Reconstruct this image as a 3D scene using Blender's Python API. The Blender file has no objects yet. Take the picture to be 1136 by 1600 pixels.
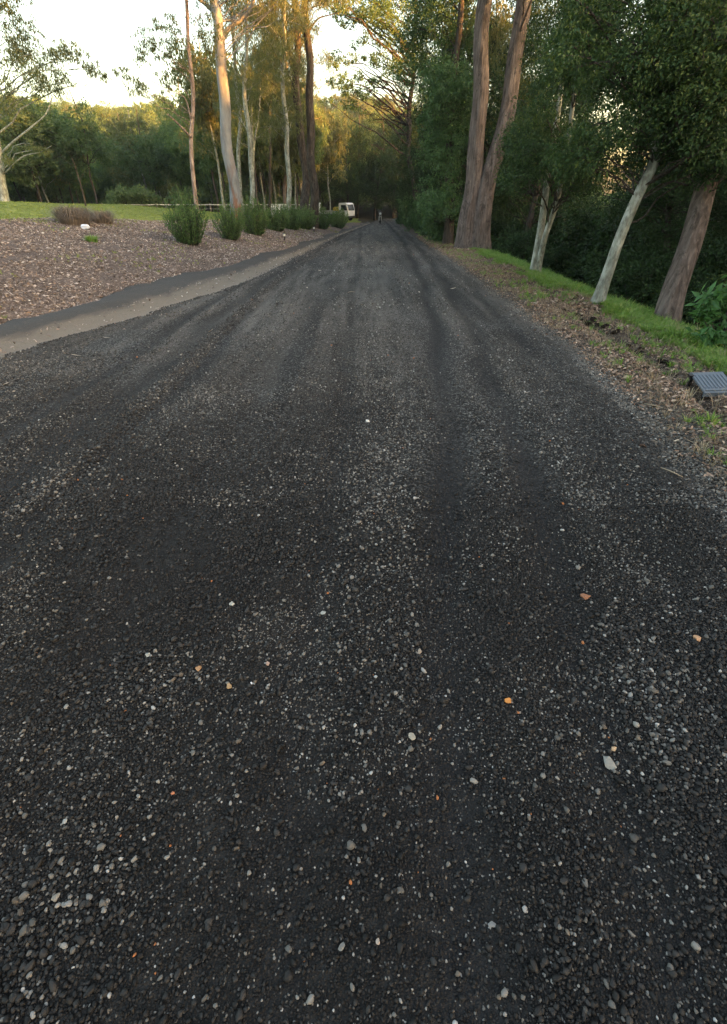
import bpy, math, random
import numpy as np
from mathutils import Vector, Matrix, Euler

S = bpy.context.scene
COL = S.collection
R = math.radians
rng = np.random.default_rng(7)
random.seed(7)

# ------------------------------------------------------------------ camera
HAZE = .00032
PITCH = 35.5
F = 700.0
CAMZ = 1.6
cd = bpy.data.cameras.new('camera')
cam = bpy.data.objects.new('camera', cd)
COL.objects.link(cam)
cam.location = (0, 0, CAMZ)
cam.rotation_euler = (R(90 - PITCH), 0, 0)
cd.sensor_fit = 'HORIZONTAL'
cd.sensor_width = 36
cd.lens = 36 * F / 1136
cd.clip_start = 0.05
cd.clip_end = 2000
S.camera = cam

# ------------------------------------------------------------------ light
SUN_EL, SUN_AZ = 6.0, 118.0           # azimuth clockwise from +Y (the way we look)
w = bpy.data.worlds.new('World')
S.world = w
w.use_nodes = True
wn = w.node_tree
bg = wn.nodes['Background']
sky = wn.nodes.new('ShaderNodeTexSky')
sky.sky_type = 'NISHITA'
sky.sun_disc = False
sky.sun_elevation = R(SUN_EL)
sky.sun_rotation = R(SUN_AZ)
sky.air_density = 1.0
sky.dust_density = 3.0
sky.ozone_density = 0.5
wn.links.new(sky.outputs[0], bg.inputs[0])
bg.inputs[1].default_value = 0.15
sd = bpy.data.lights.new('sun', 'SUN')
sd.energy = 5.0
sd.angle = R(0.6)
sd.color = (1.0, 0.43, 0.09)
sun = bpy.data.objects.new('sun', sd)
COL.objects.link(sun)
dv = Vector((math.sin(R(SUN_AZ)) * math.cos(R(SUN_EL)), math.cos(R(SUN_AZ)) * math.cos(R(SUN_EL)), math.sin(R(SUN_EL))))
sun.rotation_euler = dv.to_track_quat('Z', 'Y').to_euler()
sun.location = (30, -20, 30)
S.view_settings.view_transform = 'Standard'
S.view_settings.look = 'None'
S.view_settings.gamma = 1
S.view_settings.exposure = 3.02
S.view_settings.use_white_balance = True
S.view_settings.white_balance_temperature = 6800
S.view_settings.white_balance_tint = 12
S.view_settings.use_curve_mapping = False
S.cycles.max_bounces = 6
S.cycles.diffuse_bounces = 3
S.cycles.glossy_bounces = 2
S.cycles.transmission_bounces = 4
S.cycles.transparent_max_bounces = 4
S.cycles.sample_clamp_indirect = 6

# ------------------------------------------------------------------ terrain
def sm(a, b, x):
    t = np.clip((np.asarray(x, float) - a) / (b - a), 0, 1)
    return t * t * (3 - 2 * t)
YL = [-8, 3, 7.3, 9.4, 13, 17, 23, 30, 41, 55, 66, 80]
XL = [-7.2, -6.2, -5.6, -5.3, -4.75, -3.95, -3.2, -2.4, -1.3, .1, 1.0, 3]
YG = [-8, 4, 5.6, 7.3, 8.4, 12.5, 20, 30, 45, 55, 66, 80]
XG = [-5.6, -4.75, -4.5, -4.1, -3.75, -2.85, -2.3, -1.7, -.5, .5, 1.4, 3.4]
YR = [-8, 2.0, 2.8, 4.4, 5.6, 17, 31, 41, 55, 66, 80]
XR = [2.1, 2.15, 2.25, 2.48, 2.62, 2.88, 3.1, 3.3, 3.6, 4.3, 6.5]
YM = [-8, 14, 16.6, 22, 26, 35, 45, 55]
XM = [-17, -14, -11.4, -9.7, -8.2, -6, -3.4, -.8]
def wob(y, k, a):
    return a * (np.sin(y * 2.1 + k) + .6 * np.sin(y * 5.3 + 2 * k) + .4 * np.sin(y * 11.7 + 3 * k))
def xl(y): return np.interp(y, YL, XL) + wob(y, 1, .05) + .12 * np.sin(y * .9)
def xg(y): return np.interp(y, YG, XG) + wob(y, 4, .045)
def xr(y): return np.interp(y, YR, XR) + wob(y, 7, .03) + .02 * np.sin(y * 27) + .012 * np.sin(y * 61 + 1)
def xm(y): return np.interp(y, YM, XM) + wob(y, 9, .1)

def vnoise(x, y, s, seed=0):
    """smooth value noise, numpy"""
    x = np.asarray(x, float) * s + 71.3 * seed; y = np.asarray(y, float) * s - 37.1 * seed
    xi = np.floor(x); yi = np.floor(y); fx = x - xi; fy = y - yi
    fx = fx * fx * (3 - 2 * fx); fy = fy * fy * (3 - 2 * fy)
    def h(a, b):
        v = np.sin(a * 127.1 + b * 311.7 + seed * 13.7) * 43758.5453
        return v - np.floor(v)
    return (h(xi, yi) * (1 - fx) + h(xi + 1, yi) * fx) * (1 - fy) + (h(xi, yi + 1) * (1 - fx) + h(xi + 1, yi + 1) * fx) * fy
def fbm(x, y, s, seed=0, o=3):
    t = 0; a = .5; tot = 0
    for k in range(o):
        t = t + a * vnoise(x, y, s * 2 ** k, seed + k * 5); tot += a; a *= .5
    return t / tot

def H(x, y):
    x = np.asarray(x, float); y = np.asarray(y, float)
    z = -.02 * np.clip(y - 2, 0, 73) - 1.5 * sm(75, 105, y)
    s = np.interp(y, YL, XL) - x
    A = np.interp(y, [-20, 18, 35, 50, 65, 80], [1, 1, .9, .55, .3, 0])
    z = z + A * np.interp(s, [0, .6, 2, 4, 7, 10, 13, 16, 20, 26], [0, .16, .45, .76, 1.12, 1.5, 1.75, 1.75, 1.45, .8]) - 2.2 * sm(18, 42, s)
    t = x - np.interp(y, YR, XR)
    z = z + .05 * sm(0, .5, t) - np.clip(.28 * (t - 1.6), 0, 4.5)
    z = z + 19 * sm(95, 200, np.hypot(x * .9, y)) * sm(50, 15, x)
    z = z + np.interp(y, [-420, -200, -37, -32, -27, -23.5, -14, -3, 6, 12, 20, 40, 55, 70, 82], [0, 27, 25, 17, 15, 21.5, 21, 15, 15, 16, 19, 22, 20, 8, 0]) * sm(58, 90, x)  # unseen ridge added right of view, crest shaped to shade road and trunks
    z = z + (fbm(x, y, .3, 3) - .5) * .12 * sm(.3, 3, np.maximum(s, t))
    z = z + (fbm(x, y, 2.2, 8) - .5) * .06 * sm(.1, 1, np.maximum(s, t))
    return z

def ray(px, py):
    v = 800 - py
    c, s_ = math.cos(R(PITCH)), math.sin(R(PITCH))
    d = np.array([px - 568.0, F * c + v * s_, v * c - F * s_])
    return d
def P(px, py, D):
    d = ray(px, py)
    k = D / math.hypot(d[0], d[1])
    return np.array([d[0] * k, d[1] * k, CAMZ + d[2] * k])
def hit(px, py):
    D = .2
    while D < 200:
        p = P(px, py, D)
        if p[2] < H(p[0], p[1]): break
        D *= 1.004
    p[2] = H(p[0], p[1])
    return p

# ------------------------------------------------------------------ mesh helpers
def mk_mesh(name, V, quads=None, tris=None, attrs=None, smooth=True, mats=(), qmat=None, tmat=None):
    me = bpy.data.meshes.new(name)
    V = np.asarray(V, np.float32).reshape(-1, 3)
    q = np.zeros((0, 4), np.int32) if quads is None else np.asarray(quads, np.int32).reshape(-1, 4)
    t = np.zeros((0, 3), np.int32) if tris is None else np.asarray(tris, np.int32).reshape(-1, 3)
    me.vertices.add(len(V)); me.vertices.foreach_set('co', V.ravel())
    loops = np.concatenate([q.ravel(), t.ravel()])
    me.loops.add(len(loops)); me.loops.foreach_set('vertex_index', loops)
    nq, nt = len(q), len(t)
    me.polygons.add(nq + nt)
    st = np.concatenate([np.arange(nq) * 4, nq * 4 + np.arange(nt) * 3]).astype(np.int32)
    me.polygons.foreach_set('loop_start', st)
    me.polygons.foreach_set('use_smooth', np.full(nq + nt, smooth))
    for m in mats: me.materials.append(m)
    if qmat is not None or tmat is not None:
        a = np.concatenate([qmat if qmat is not None else np.zeros(nq), tmat if tmat is not None else np.zeros(nt)]).astype(np.int32)
        me.polygons.foreach_set('material_index', a)
    for k, a in (attrs or {}).items():
        a = np.asarray(a, np.float32)
        if a.ndim == 1:
            at = me.attributes.new(k, 'FLOAT', 'POINT'); at.data.foreach_set('value', a)
        else:
            at = me.attributes.new(k, 'FLOAT_VECTOR', 'POINT'); at.data.foreach_set('vector', a.ravel())
    me.update(calc_edges=True)
    return me

class Buf:
    def __init__(s): s.v = []; s.q = []; s.t = []; s.n = 0
    def add(s, V, q=None, t=None):
        V = np.asarray(V, float).reshape(-1, 3)
        s.v.append(V)
        if q is not None and len(q): s.q.append(np.asarray(q, int).reshape(-1, 4) + s.n)
        if t is not None and len(t): s.t.append(np.asarray(t, int).reshape(-1, 3) + s.n)
        s.n += len(V)
    def tube(s, pts, rad, k=8, rough=0.0, cap=True, seed=0):
        pts = np.asarray(pts, float); rad = np.asarray(rad, float) * np.ones(len(pts))
        n = len(pts)
        tg = np.gradient(pts, axis=0); tg /= np.linalg.norm(tg, axis=1)[:, None] + 1e-9
        up = np.array([0, 0, 1.0]) if abs(tg[0][2]) < .9 else np.array([1.0, 0, 0])
        a = np.cross(tg[0], up); a /= np.linalg.norm(a)
        A = []
        for i in range(n):
            a = a - tg[i] * a.dot(tg[i]); a /= np.linalg.norm(a) + 1e-9
            A.append(a)
        A = np.array(A); B = np.cross(tg, A)
        th = np.arange(k) / k * 2 * math.pi
        rr = rad[:, None] * np.ones(k)[None]
        if rough:
            L = np.concatenate([[0], np.cumsum(np.linalg.norm(np.diff(pts, axis=0), axis=1))])
            for j, (fa, fl) in enumerate(((2, 1.1), (3, .7), (5, 2.3), (9, 1.5))):
                ph = seed * 3.1 + j * 1.7
                rr = rr * (1 + rough * (.6 if j < 2 else .35) * np.sin(th[None] * fa + ph + np.sin(L[:, None] * fl + ph) * 1.3))
        V = pts[:, None] + rr[..., None] * (np.cos(th)[None, :, None] * A[:, None] + np.sin(th)[None, :, None] * B[:, None])
        i = np.arange(n - 1)[:, None]; j = np.arange(k)[None]; j2 = (j + 1) % k
        q = np.stack([i * k + j, i * k + j2, (i + 1) * k + j2, (i + 1) * k + j], -1).reshape(-1, 4)
        V = V.reshape(-1, 3); t = None
        if cap:
            V = np.concatenate([V, pts[[0]], pts[[-1]]])
            jj = np.arange(k); j2 = (jj + 1) % k
            t = np.concatenate([np.stack([np.full(k, n * k), j2, jj], -1), np.stack([np.full(k, n * k + 1), (n - 1) * k + jj, (n - 1) * k + j2], -1)])
        s.add(V, q, t)
    def box(s, c, d, rot=None):
        c = np.asarray(c, float); d = np.asarray(d, float) / 2
        v = np.array([[x, y, z] for x in (-1, 1) for y in (-1, 1) for z in (-1, 1)], float) * d
        if rot is not None: v = v @ np.array(Euler(rot).to_matrix()).T
        s.add(v + c, [[0, 1, 3, 2], [4, 6, 7, 5], [0, 4, 5, 1], [2, 3, 7, 6], [0, 2, 6, 4], [1, 5, 7, 3]])
    def mesh(s, name, mats=(), smooth=True, attrs=None):
        return mk_mesh(name, np.concatenate(s.v), np.concatenate(s.q) if s.q else None, np.concatenate(s.t) if s.t else None, attrs, smooth, mats)

def link(name, data, parent=None, label=None, cat=None, group=None, kind=None, loc=None):
    o = bpy.data.objects.new(name, data)
    COL.objects.link(o)
    if parent is not None: o.parent = parent
    if label: o['label'] = label
    if cat: o['category'] = cat
    if group: o['group'] = group
    if name == 'branches': kind = 'stuff'
    if kind: o['kind'] = kind
    if loc is not None: o.location = loc
    return o
def empty(name, loc, label, cat, group=None):
    return link(name, None, None, label, cat, group, loc=tuple(loc))

# ------------------------------------------------------------------ materials
class NM:
    def __init__(s, name):
        s.m = bpy.data.materials.new(name); s.m.use_nodes = True
        s.t = s.m.node_tree; s.b = s.t.nodes['Principled BSDF']; s.out = s.t.nodes['Material Output']
        s.co = None
    def n(s, ty, ins=None, **kw):
        nd = s.t.nodes.new('ShaderNode' + ty)
        for k, v in kw.items(): setattr(nd, k, v)
        for k, v in (ins or {}).items(): s.set(nd.inputs[k], v)
        return nd
    def set(s, sock, v):
        if isinstance(v, bpy.types.NodeSocket): s.t.links.new(v, sock)
        else:
            try: sock.default_value = v
            except Exception: sock.default_value = (*v, 1)
    def obj(s):
        if s.co is None: s.co = s.n('TexCoord').outputs['Object']
        return s.co
    def geo(s): return s.n('NewGeometry').outputs['Position']
    def noise(s, scale, detail=4, rough=.55, vec=None, dist=0):
        return s.n('TexNoise', {'Scale': scale, 'Detail': detail, 'Roughness': rough, 'Vector': vec or s.obj(), 'Distortion': dist}).outputs['Fac']
    def vor(s, scale, out='Distance', vec=None, **kw):
        return s.n('TexVoronoi', {'Scale': scale, 'Vector': vec or s.obj()}, **kw).outputs[out]
    def ramp(s, fac, stops):
        r = s.n('ValToRGB', {'Fac': fac}).color_ramp
        nd = s.t.nodes[-1]
        while len(r.elements) < len(stops): r.elements.new(.5)
        for e, (p, c) in zip(r.elements, stops):
            e.position = p
            e.color = (*c, 1) if not isinstance(c, (int, float)) else (c, c, c, 1)
        return nd.outputs['Color']
    def mix(s, f, a, b, bt='MIX'):
        nd = s.n('Mix', data_type='RGBA', blend_type=bt)
        s.set(nd.inputs[0], f); s.set(nd.inputs[6], a); s.set(nd.inputs[7], b)
        return nd.outputs[2]
    def math(s, op, a, b=0, c=0):
        nd = s.n('Math', operation=op)
        s.set(nd.inputs[0], a); s.set(nd.inputs[1], b)
        if op == 'MULTIPLY_ADD': s.set(nd.inputs[2], c)
        return nd.outputs[0]
    def attr(s, name, typ='GEOMETRY', out='Fac'):
        return s.n('Attribute', attribute_name=name, attribute_type=typ).outputs[out]
    def map(s, scale, vec=None):
        return s.n('Mapping', {'Vector': vec or s.obj(), 'Scale': scale}).outputs[0]
    def bump(s, h, dist, strength=1.0, prev=None):
        nd = s.n('Bump', {'Height': h, 'Distance': dist, 'Strength': strength})
        if prev: s.set(nd.inputs['Normal'], prev)
        return nd.outputs[0]
    def done(s, col=None, rough=.8, normal=None, spec=.3, metal=0):
        if col is not None: s.set(s.b.inputs['Base Color'], col)
        s.set(s.b.inputs['Roughness'], rough)
        s.b.inputs['Specular IOR Level'].default_value = spec
        s.b.inputs['Metallic'].default_value = metal
        if normal: s.set(s.b.inputs['Normal'], normal)
        return s.m

def plain(name, c, rough=.6, spec=.4, metal=0, var=.25, sc=9):
    m = NM(name)
    n = m.noise(sc, 5)
    col = m.mix(n, tuple(x * (1 - var) for x in c), tuple(min(1, x * (1 + var)) for x in c))
    return m.done(col, rough, m.bump(m.noise(60, 3), .002, .4), spec, metal)

def leaf_mat(name, a, b, trans=.35, yellow=None, rough=.5, spec=.35):
    m = NM(name)
    rnd = m.attr('rnd')
    orr = m.n('ObjectInfo').outputs['Random']
    f = m.math('ADD', m.math('MULTIPLY', rnd, .75), m.math('MULTIPLY', orr, .3))
    st = [(0, a), (.75, b)]
    if yellow: st.append((1, yellow))
    col = m.ramp(f, st)
    m.done(col, rough, None, spec)
    tr = m.n('BsdfTranslucent', {'Color': m.mix(1.0, col, (1.25, 1.3, .7), 'MULTIPLY')})
    mx = m.n('MixShader', {0: trans})
    m.t.links.new(m.b.outputs[0], mx.inputs[1]); m.t.links.new(tr.outputs[0], mx.inputs[2])
    m.t.links.new(mx.outputs[0], m.out.inputs[0])
    return m.m

M = {}
M['leaf_dark'] = leaf_mat('leaf_dark', (.010, .026, .011), (.045, .085, .03), .25, (.11, .15, .045), .55, .2)
M['leaf_ivy'] = leaf_mat('leaf_ivy', (.022, .055, .022), (.075, .15, .055), .25, (.12, .2, .07))
M['leaf_gum'] = leaf_mat('leaf_gum', (.075, .095, .045), (.155, .175, .08), .5, (.24, .19, .07))
M['leaf_mid'] = leaf_mat('leaf_mid', (.06, .11, .042), (.14, .21, .075), .4, (.2, .23, .08))
M['leaf_far'] = leaf_mat('leaf_far', (.075, .12, .055), (.15, .21, .09), .4, (.2, .24, .1))
M['leaf_deep'] = leaf_mat('leaf_deep', (.045, .085, .04), (.10, .16, .065), .4, (.15, .2, .08))
M['leaf_shrub'] = leaf_mat('leaf_shrub', (.035, .08, .026), (.10, .18, .055), .3, (.2, .28, .11))
M['leaf_big'] = leaf_mat('leaf_big', (.03, .09, .03), (.07, .17, .05), .3)
M['grass'] = leaf_mat('grass', (.09, .17, .03), (.17, .30, .06), .35, (.34, .36, .13))
M['lawn_blades'] = leaf_mat('lawn_blades', (.14, .20, .04), (.24, .29, .065), .35, (.36, .33, .12))
M['straw'] = leaf_mat('straw', (.16, .12, .08), (.34, .27, .18), .25, (.45, .38, .26))
M['dry_dark'] = leaf_mat('dry_dark', (.08, .065, .055), (.20, .165, .14), .2, (.30, .25, .2))

def inst_mat(name, rough=.75, spec=.3, trans=0, bs=0):
    m = NM(name)
    c = m.attr('col', 'INSTANCER', 'Color')
    nrm = None
    if bs:
        n = m.noise(bs, 3); c = m.mix(1.0, c, m.ramp(n, [(.3, .75), (.7, 1.25)]), 'MULTIPLY')
        nrm = m.bump(n, .15, .5)
    return m.done(c, rough, nrm, spec)
M['stone'] = inst_mat('stone', .6, .22)
M['chip'] = inst_mat('chip', .85, .2)

def bark_smooth():
    m = NM('bark_smooth_gum')
    v = m.map((1, 1, .35))
    n1 = m.noise(2.2, 5, .6, v); n2 = m.noise(9, 5, .6, m.map((1, 1, .15)))
    c = m.ramp(n1, [(.35, (.11, .13, .15)), (.5, (.21, .235, .26)), (.65, (.31, .325, .33))])
    zz = m.n('SeparateXYZ', {0: m.obj()}).outputs[2]
    low = m.n('MapRange', {0: zz, 1: 3.2, 2: .2}).outputs[0]
    red = m.math('MULTIPLY', m.ramp(m.noise(3, 4, .6, m.map((1.3, 1.3, .3))), [(.5, 0), (.56, 1)]), m.math('ADD', low, .12))
    c = m.mix(red, c, (.17, .075, .04))
    c = m.mix(m.math('MULTIPLY', n2, .35), c, (.14, .12, .1))
    return m.done(c, .7, m.bump(n2, .02, .6), .25)
def bark_rough(name, a, b, sc=16, d=.035):
    m = NM(name)
    n = m.noise(sc, 6, .65, m.map((1, 1, .12)), .6)
    g = m.noise(2, 4)
    v = m.vor(sc * 1.1, 'Distance', m.map((1, 1, .14)))
    h = m.math('ADD', n, m.math('MULTIPLY', v, .6))
    c = m.ramp(n, [(.3, tuple(x * .35 for x in a)), (.48, a), (.68, b)])
    c = m.mix(m.ramp(g, [(.5, 0), (.7, .45)]), c, tuple(x * .9 + .02 for x in b))
    pl = m.noise(5, 6, .7, m.map((1, 1, .35)), 1.2)
    c = m.mix(m.ramp(pl, [(.56, 0), (.60, .7)]), c, tuple(x * .4 for x in a))
    c = m.mix(m.ramp(m.noise(30, 3, .6, m.map((1, 1, .25))), [(.6, 0), (.72, .5)]), c, tuple(min(1, x * 1.5) for x in b))
    return m.done(c, .9, m.bump(h, d, 1.0), .15)
M['bark_gum'] = bark_smooth()
M['bark_brown'] = bark_rough('bark_brown', (.10, .08, .072), (.19, .155, .14), 13, .04)
M['bark_dark'] = bark_rough('bark_dark', (.05, .042, .036), (.11, .092, .08))
M['bark_red'] = bark_rough('bark_red', (.22, .165, .14), (.34, .29, .26), 10, .015)
def bark_lichen():
    m = NM('bark_pale_lichen')
    n = m.noise(7, 5, .65, m.map((1, 1, .5))); n2 = m.noise(22, 5, .6, m.map((1, 1, .4)))
    c = m.ramp(n, [(.35, (.13, .14, .12)), (.5, (.26, .28, .24)), (.66, (.42, .44, .40))])
    c = m.mix(m.ramp(n2, [(.5, 0), (.62, .7)]), c, (.13, .12, .10))
    return m.done(c, .85, m.bump(n2, .012, .8), .2)
M['bark_pale'] = bark_lichen()

def road_mat():
    m = NM('bitumen_gravel')
    p = m.obj()
    warp = m.n('TexNoise', {'Scale': 30, 'Vector': p}).outputs['Color']
    v1 = m.n('TexVoronoi', {'Scale': 85, 'Vector': m.mix(.012, p, warp)})
    v2 = m.n('TexVoronoi', {'Scale': 190, 'Vector': p})
    cellr = m.n('SeparateColor', {0: v1.outputs['Color']})
    patch = m.noise(1.3, 5, .6)
    band = m.noise(5, 4, .6, m.map((1, .07, 1)))
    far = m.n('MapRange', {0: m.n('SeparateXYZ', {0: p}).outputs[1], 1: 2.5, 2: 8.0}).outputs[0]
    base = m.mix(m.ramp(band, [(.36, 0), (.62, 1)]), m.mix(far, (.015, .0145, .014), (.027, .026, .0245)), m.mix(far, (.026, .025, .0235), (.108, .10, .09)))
    base = m.mix(m.math('MULTIPLY', m.attr('streak'), .75), base, (.025, .0245, .025))
    thr = m.math('ADD', m.math('MULTIPLY', patch, .34), m.math('MULTIPLY', m.attr('pale'), .2))
    v3 = m.n('SeparateColor', {0: m.vor(34, 'Color')})
    base = m.mix(.55, base, m.mix(1, base, m.ramp(v3.outputs[0], [(0, .5), (.8, 1.2), (1, 1.9)]), 'MULTIPLY'))
    lightc = m.math('GREATER_THAN', m.math('ADD', cellr.outputs[0], thr), 1.05)
    lc = m.mix(cellr.outputs[1], (.09, .088, .085), (.24, .235, .22))
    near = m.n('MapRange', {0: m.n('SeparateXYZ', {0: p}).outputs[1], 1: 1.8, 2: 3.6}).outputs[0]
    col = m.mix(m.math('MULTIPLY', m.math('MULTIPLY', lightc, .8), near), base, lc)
    # fine dust where tyres have polished the surface
    col = m.mix(m.math('MULTIPLY', m.attr('dust'), .55), col, (.085, .078, .07))
    col = m.mix(m.math('MULTIPLY', m.attr('trk'), .92), col, m.mix(.12, (.021, .021, .022), col))
    h = m.math('ADD', m.math('MULTIPLY', v1.outputs['Distance'], -1), m.math('MULTIPLY', v2.outputs['Distance'], -.4))
    b1 = m.bump(h, .009, 1.0)
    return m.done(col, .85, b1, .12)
M['road'] = road_mat()
def gutter_mat():
    m = NM('gutter_bitumen')
    t = m.attr('t')
    n = m.noise(3, 5, .6, m.map((1, .3, 1)))
    f = m.math('ADD', t, m.math('MULTIPLY', m.math('SUBTRACT', n, .5), .35))
    c = m.ramp(f, [(.0, (.045, .043, .041)), (.38, (.055, .051, .047)), (.50, (.15, .125, .098)), (.88, (.19, .16, .127)), (1, (.09, .078, .065))])
    v = m.vor(120, 'Color')
    c = m.mix(.5, c, m.mix(1, c, m.ramp(v, [(0, .55), (1, 1.5)]), 'MULTIPLY'))
    c = m.mix(m.ramp(m.noise(14, 5), [(.55, 0), (.75, .5)]), c, (.11, .085, .06))
    return m.done(c, .85, m.bump(m.math('ADD', m.noise(90, 4), m.vor(130)), .004, .8), .2)
M['gutter'] = gutter_mat()
def soil_mat(name, a, b, c3, sc=14):
    m = NM(name)
    n = m.noise(sc, 8, .7); n2 = m.noise(1.2, 4)
    c = m.ramp(n, [(.3, a), (.5, b), (.7, c3)])
    c = m.mix(m.ramp(n2, [(.45, 0), (.7, .4)]), c, tuple(x * .6 for x in b))
    v = m.vor(sc * 3, 'Color')
    c = m.mix(.6, c, m.mix(1, c, m.ramp(v, [(0, .45), (1, 1.5)]), 'MULTIPLY'))
    return m.done(c, .95, m.bump(m.math('ADD', n, m.vor(sc * 3)), .02, 1), .1)
M['mulch'] = soil_mat('mulch_base', (.05, .038, .033), (.14, .11, .095), (.27, .22, .195), 16)
M['floor'] = soil_mat('forest_floor', (.015, .012, .008), (.04, .032, .02), (.05, .06, .025), 5)
M['lawn'] = soil_mat('lawn_base', (.09, .12, .025), (.16, .20, .045), (.24, .25, .08), 3)
def verge_mat():
    m = NM('verge_soil')
    t = m.attr('t')
    n = m.noise(2.5, 6, .65)
    f = m.math('ADD', t, m.math('MULTIPLY', m.math('SUBTRACT', n, .5), .5))
    s = m.noise(18, 7, .7)
    soil = m.ramp(s, [(.3, (.03, .022, .017)), (.5, (.085, .062, .048)), (.72, (.17, .14, .11))])
    edge = m.ramp(s, [(.3, (.05, .043, .036)), (.7, (.15, .13, .11))])
    green = m.ramp(s, [(.3, (.03, .04, .015)), (.7, (.10, .12, .04))])
    c = m.mix(m.ramp(f, [(.05, 0), (.19, 1)]), edge, soil)
    c = m.mix(m.ramp(f, [(.42, 0), (.55, 1)]), c, green)
    return m.done(c, .95, m.bump(m.math('ADD', s, m.vor(50)), .02, 1), .1)
M['verge'] = verge_mat()

# ------------------------------------------------------------------ ground sheets
def grid_mesh(name, X, Y, Z, mat, attrs=None):
    ny, nx = X.shape
    V = np.stack([X, Y, Z], -1).reshape(-1, 3)
    i = np.arange(ny - 1)[:, None] * nx; j = np.arange(nx - 1)[None]
    q = np.stack([i + j, i + j + 1, i + nx + j + 1, i + nx + j], -1).reshape(-1, 4)
    at = {k: np.broadcast_to(a, X.shape).ravel() for k, a in (attrs or {}).items()}
    return mk_mesh(name, V, q, None, at, True, [M[mat]])
def ys(a, b, s0, g):
    o = [a]; 
    while o[-1] < b: o.append(o[-1] + s0 + g * max(0, o[-1]))
    return np.array(o)
gx = np.sinh(np.linspace(-5.2, 5.2, 190)) / math.sinh(5.2) * 420
gy = np.concatenate([-np.sinh(np.linspace(4.2, .0, 50)[:-1]) / math.sinh(4.2) * 400, ys(0, 420, .35, .035)])
X, Y = np.meshgrid(gx, gy)
link('ground', grid_mesh('ground', X, Y, H(X, Y) - .12 * sm(34, 30, np.abs(X)) * sm(90, 80, Y), 'floor'), kind='structure')

def tracks(x, y):
    """0..1 tyre-polished bands, and their rut depth"""
    cl = np.interp(y, [0, 4, 12, 30, 41, 60], [-2.35, -2.35, -2.45, -1.5, -.6, 1.2])
    cr = np.interp(y, [0, 2, 4, 6, 12, 30, 41, 60], [.25, .45, .75, 1.0, 1.45, 2.2, 2.3, 2.6])
    a = 0
    for c, wd, k in ((cl, .17, 1.1), (cl - .5, .10, .9), (cl + .45, .08, .6), (cr, .15, 1.2), (cr + .55, .14, 1.0), (cl + 1.3, .10, .4), (cr + 1.1, .16, .5), (-.2 + 0 * cl, .10, .6)):
        e = (x - c + .05 * np.sin(y * 1.3 + c)) / wd
        a = a + k * np.exp(-e * e) * (.55 + .45 * fbm(x * 2, y * .5, 1.0, 2))
    return np.clip(a, 0, 1)
def road_z(x, y):
    z = H(x, y) + .025
    n = fbm(x, y, 1.4, 11) - .5
    z = z - .026 * tracks(x, y) + .02 * n + .010 * (fbm(x, y, 6, 21) - .5)
    # small ridge of loose stones thrown out beside the left track
    cl = np.interp(y, [0, 4, 12, 30], [-2.0, -2.05, -2.2, -1.3])
    e = (x - cl) / .09
    z = z + .016 * np.exp(-e * e) * fbm(x, y, 4, 31)
    # crumbled drop to the gutter and to the verge
    z = z - .03 * sm(.10, 0, x - xg(y)) - .008 * sm(.12, 0, xr(y) - x)
    return z
U = np.concatenate([np.linspace(0, .06, 7)[:-1], np.linspace(.06, .96, 170), np.linspace(.96, 1, 6)[1:]])
Yr = ys(-6, 78, .045, .012)
Yg = Yr[:, None] * np.ones(len(U))[None]
Xr_ = xg(Yg) * (1 - U) + xr(Yg) * U
dust = sm(.42, .6, fbm(Xr_, Yg * .5, .9, 17)) * .6 * sm(7, 13, Yg) + .5 * sm(.5, .1, np.abs(Xr_ - xg(Yg) - .35)) * sm(3, 7, Yg) + .9 * sm(.3, 0, xr(Yg) - Xr_)
pale = sm(.4, .7, fbm(Xr_, Yg, .8, 41))
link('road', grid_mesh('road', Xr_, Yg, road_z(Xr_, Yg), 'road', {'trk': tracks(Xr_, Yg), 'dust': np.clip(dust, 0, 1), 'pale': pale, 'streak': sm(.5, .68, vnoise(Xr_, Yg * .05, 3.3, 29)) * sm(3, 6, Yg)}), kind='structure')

U = np.linspace(0, 1, 26)
Yr = ys(-6, 60, .06, .012)
Yg = Yr[:, None] * np.ones(len(U))[None]
Xq = (xl(Yg) - .15) * (1 - U) + (xg(Yg) + .15) * U
Zq = H(Xq, Yg) - .07 * sm(.3, .75, U) * sm(1.05, .8, U) + .05 * sm(0, .12, U) * sm(.5, .22, U) * (.6 + .8 * fbm(Xq, Yg, 1.5, 19)) + .012 * (fbm(Xq, Yg, 4, 5) - .5) + .012 * sm(.25, 0, U)
link('gutter', grid_mesh('gutter', Xq, Yg, Zq, 'gutter', {'t': U}), kind='structure')

U = np.linspace(0, 1, 80) ** 1.4
Yr = ys(-6, 56, .08, .012)
Yg = Yr[:, None] * np.ones(len(U))[None]
Xq = (xl(Yg) + .02) * (1 - U) + (xm(Yg) - .1) * U
def mulch_z(x, y): return H(x, y) + .018 + .05 * sm(0, .35, xl(y) - x) * (fbm(x, y, 5, 55) - .15) - .03 * sm(.1, -.02, xl(y) - x)
link('mulch_bed', grid_mesh('mulch_bed', Xq, Yg, mulch_z(Xq, Yg), 'mulch'), kind='structure')

U = np.linspace(0, 1, 50) ** 1.3
Yr = ys(-6, 75, .2, .02)
Yg = Yr[:, None] * np.ones(len(U))[None]
Xq = (xm(Yg) + .15) * (1 - U) + (xm(Yg) - 34) * U
link('lawn', grid_mesh('lawn', Xq, Yg, H(Xq, Yg) + .008, 'lawn'), kind='structure')

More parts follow.
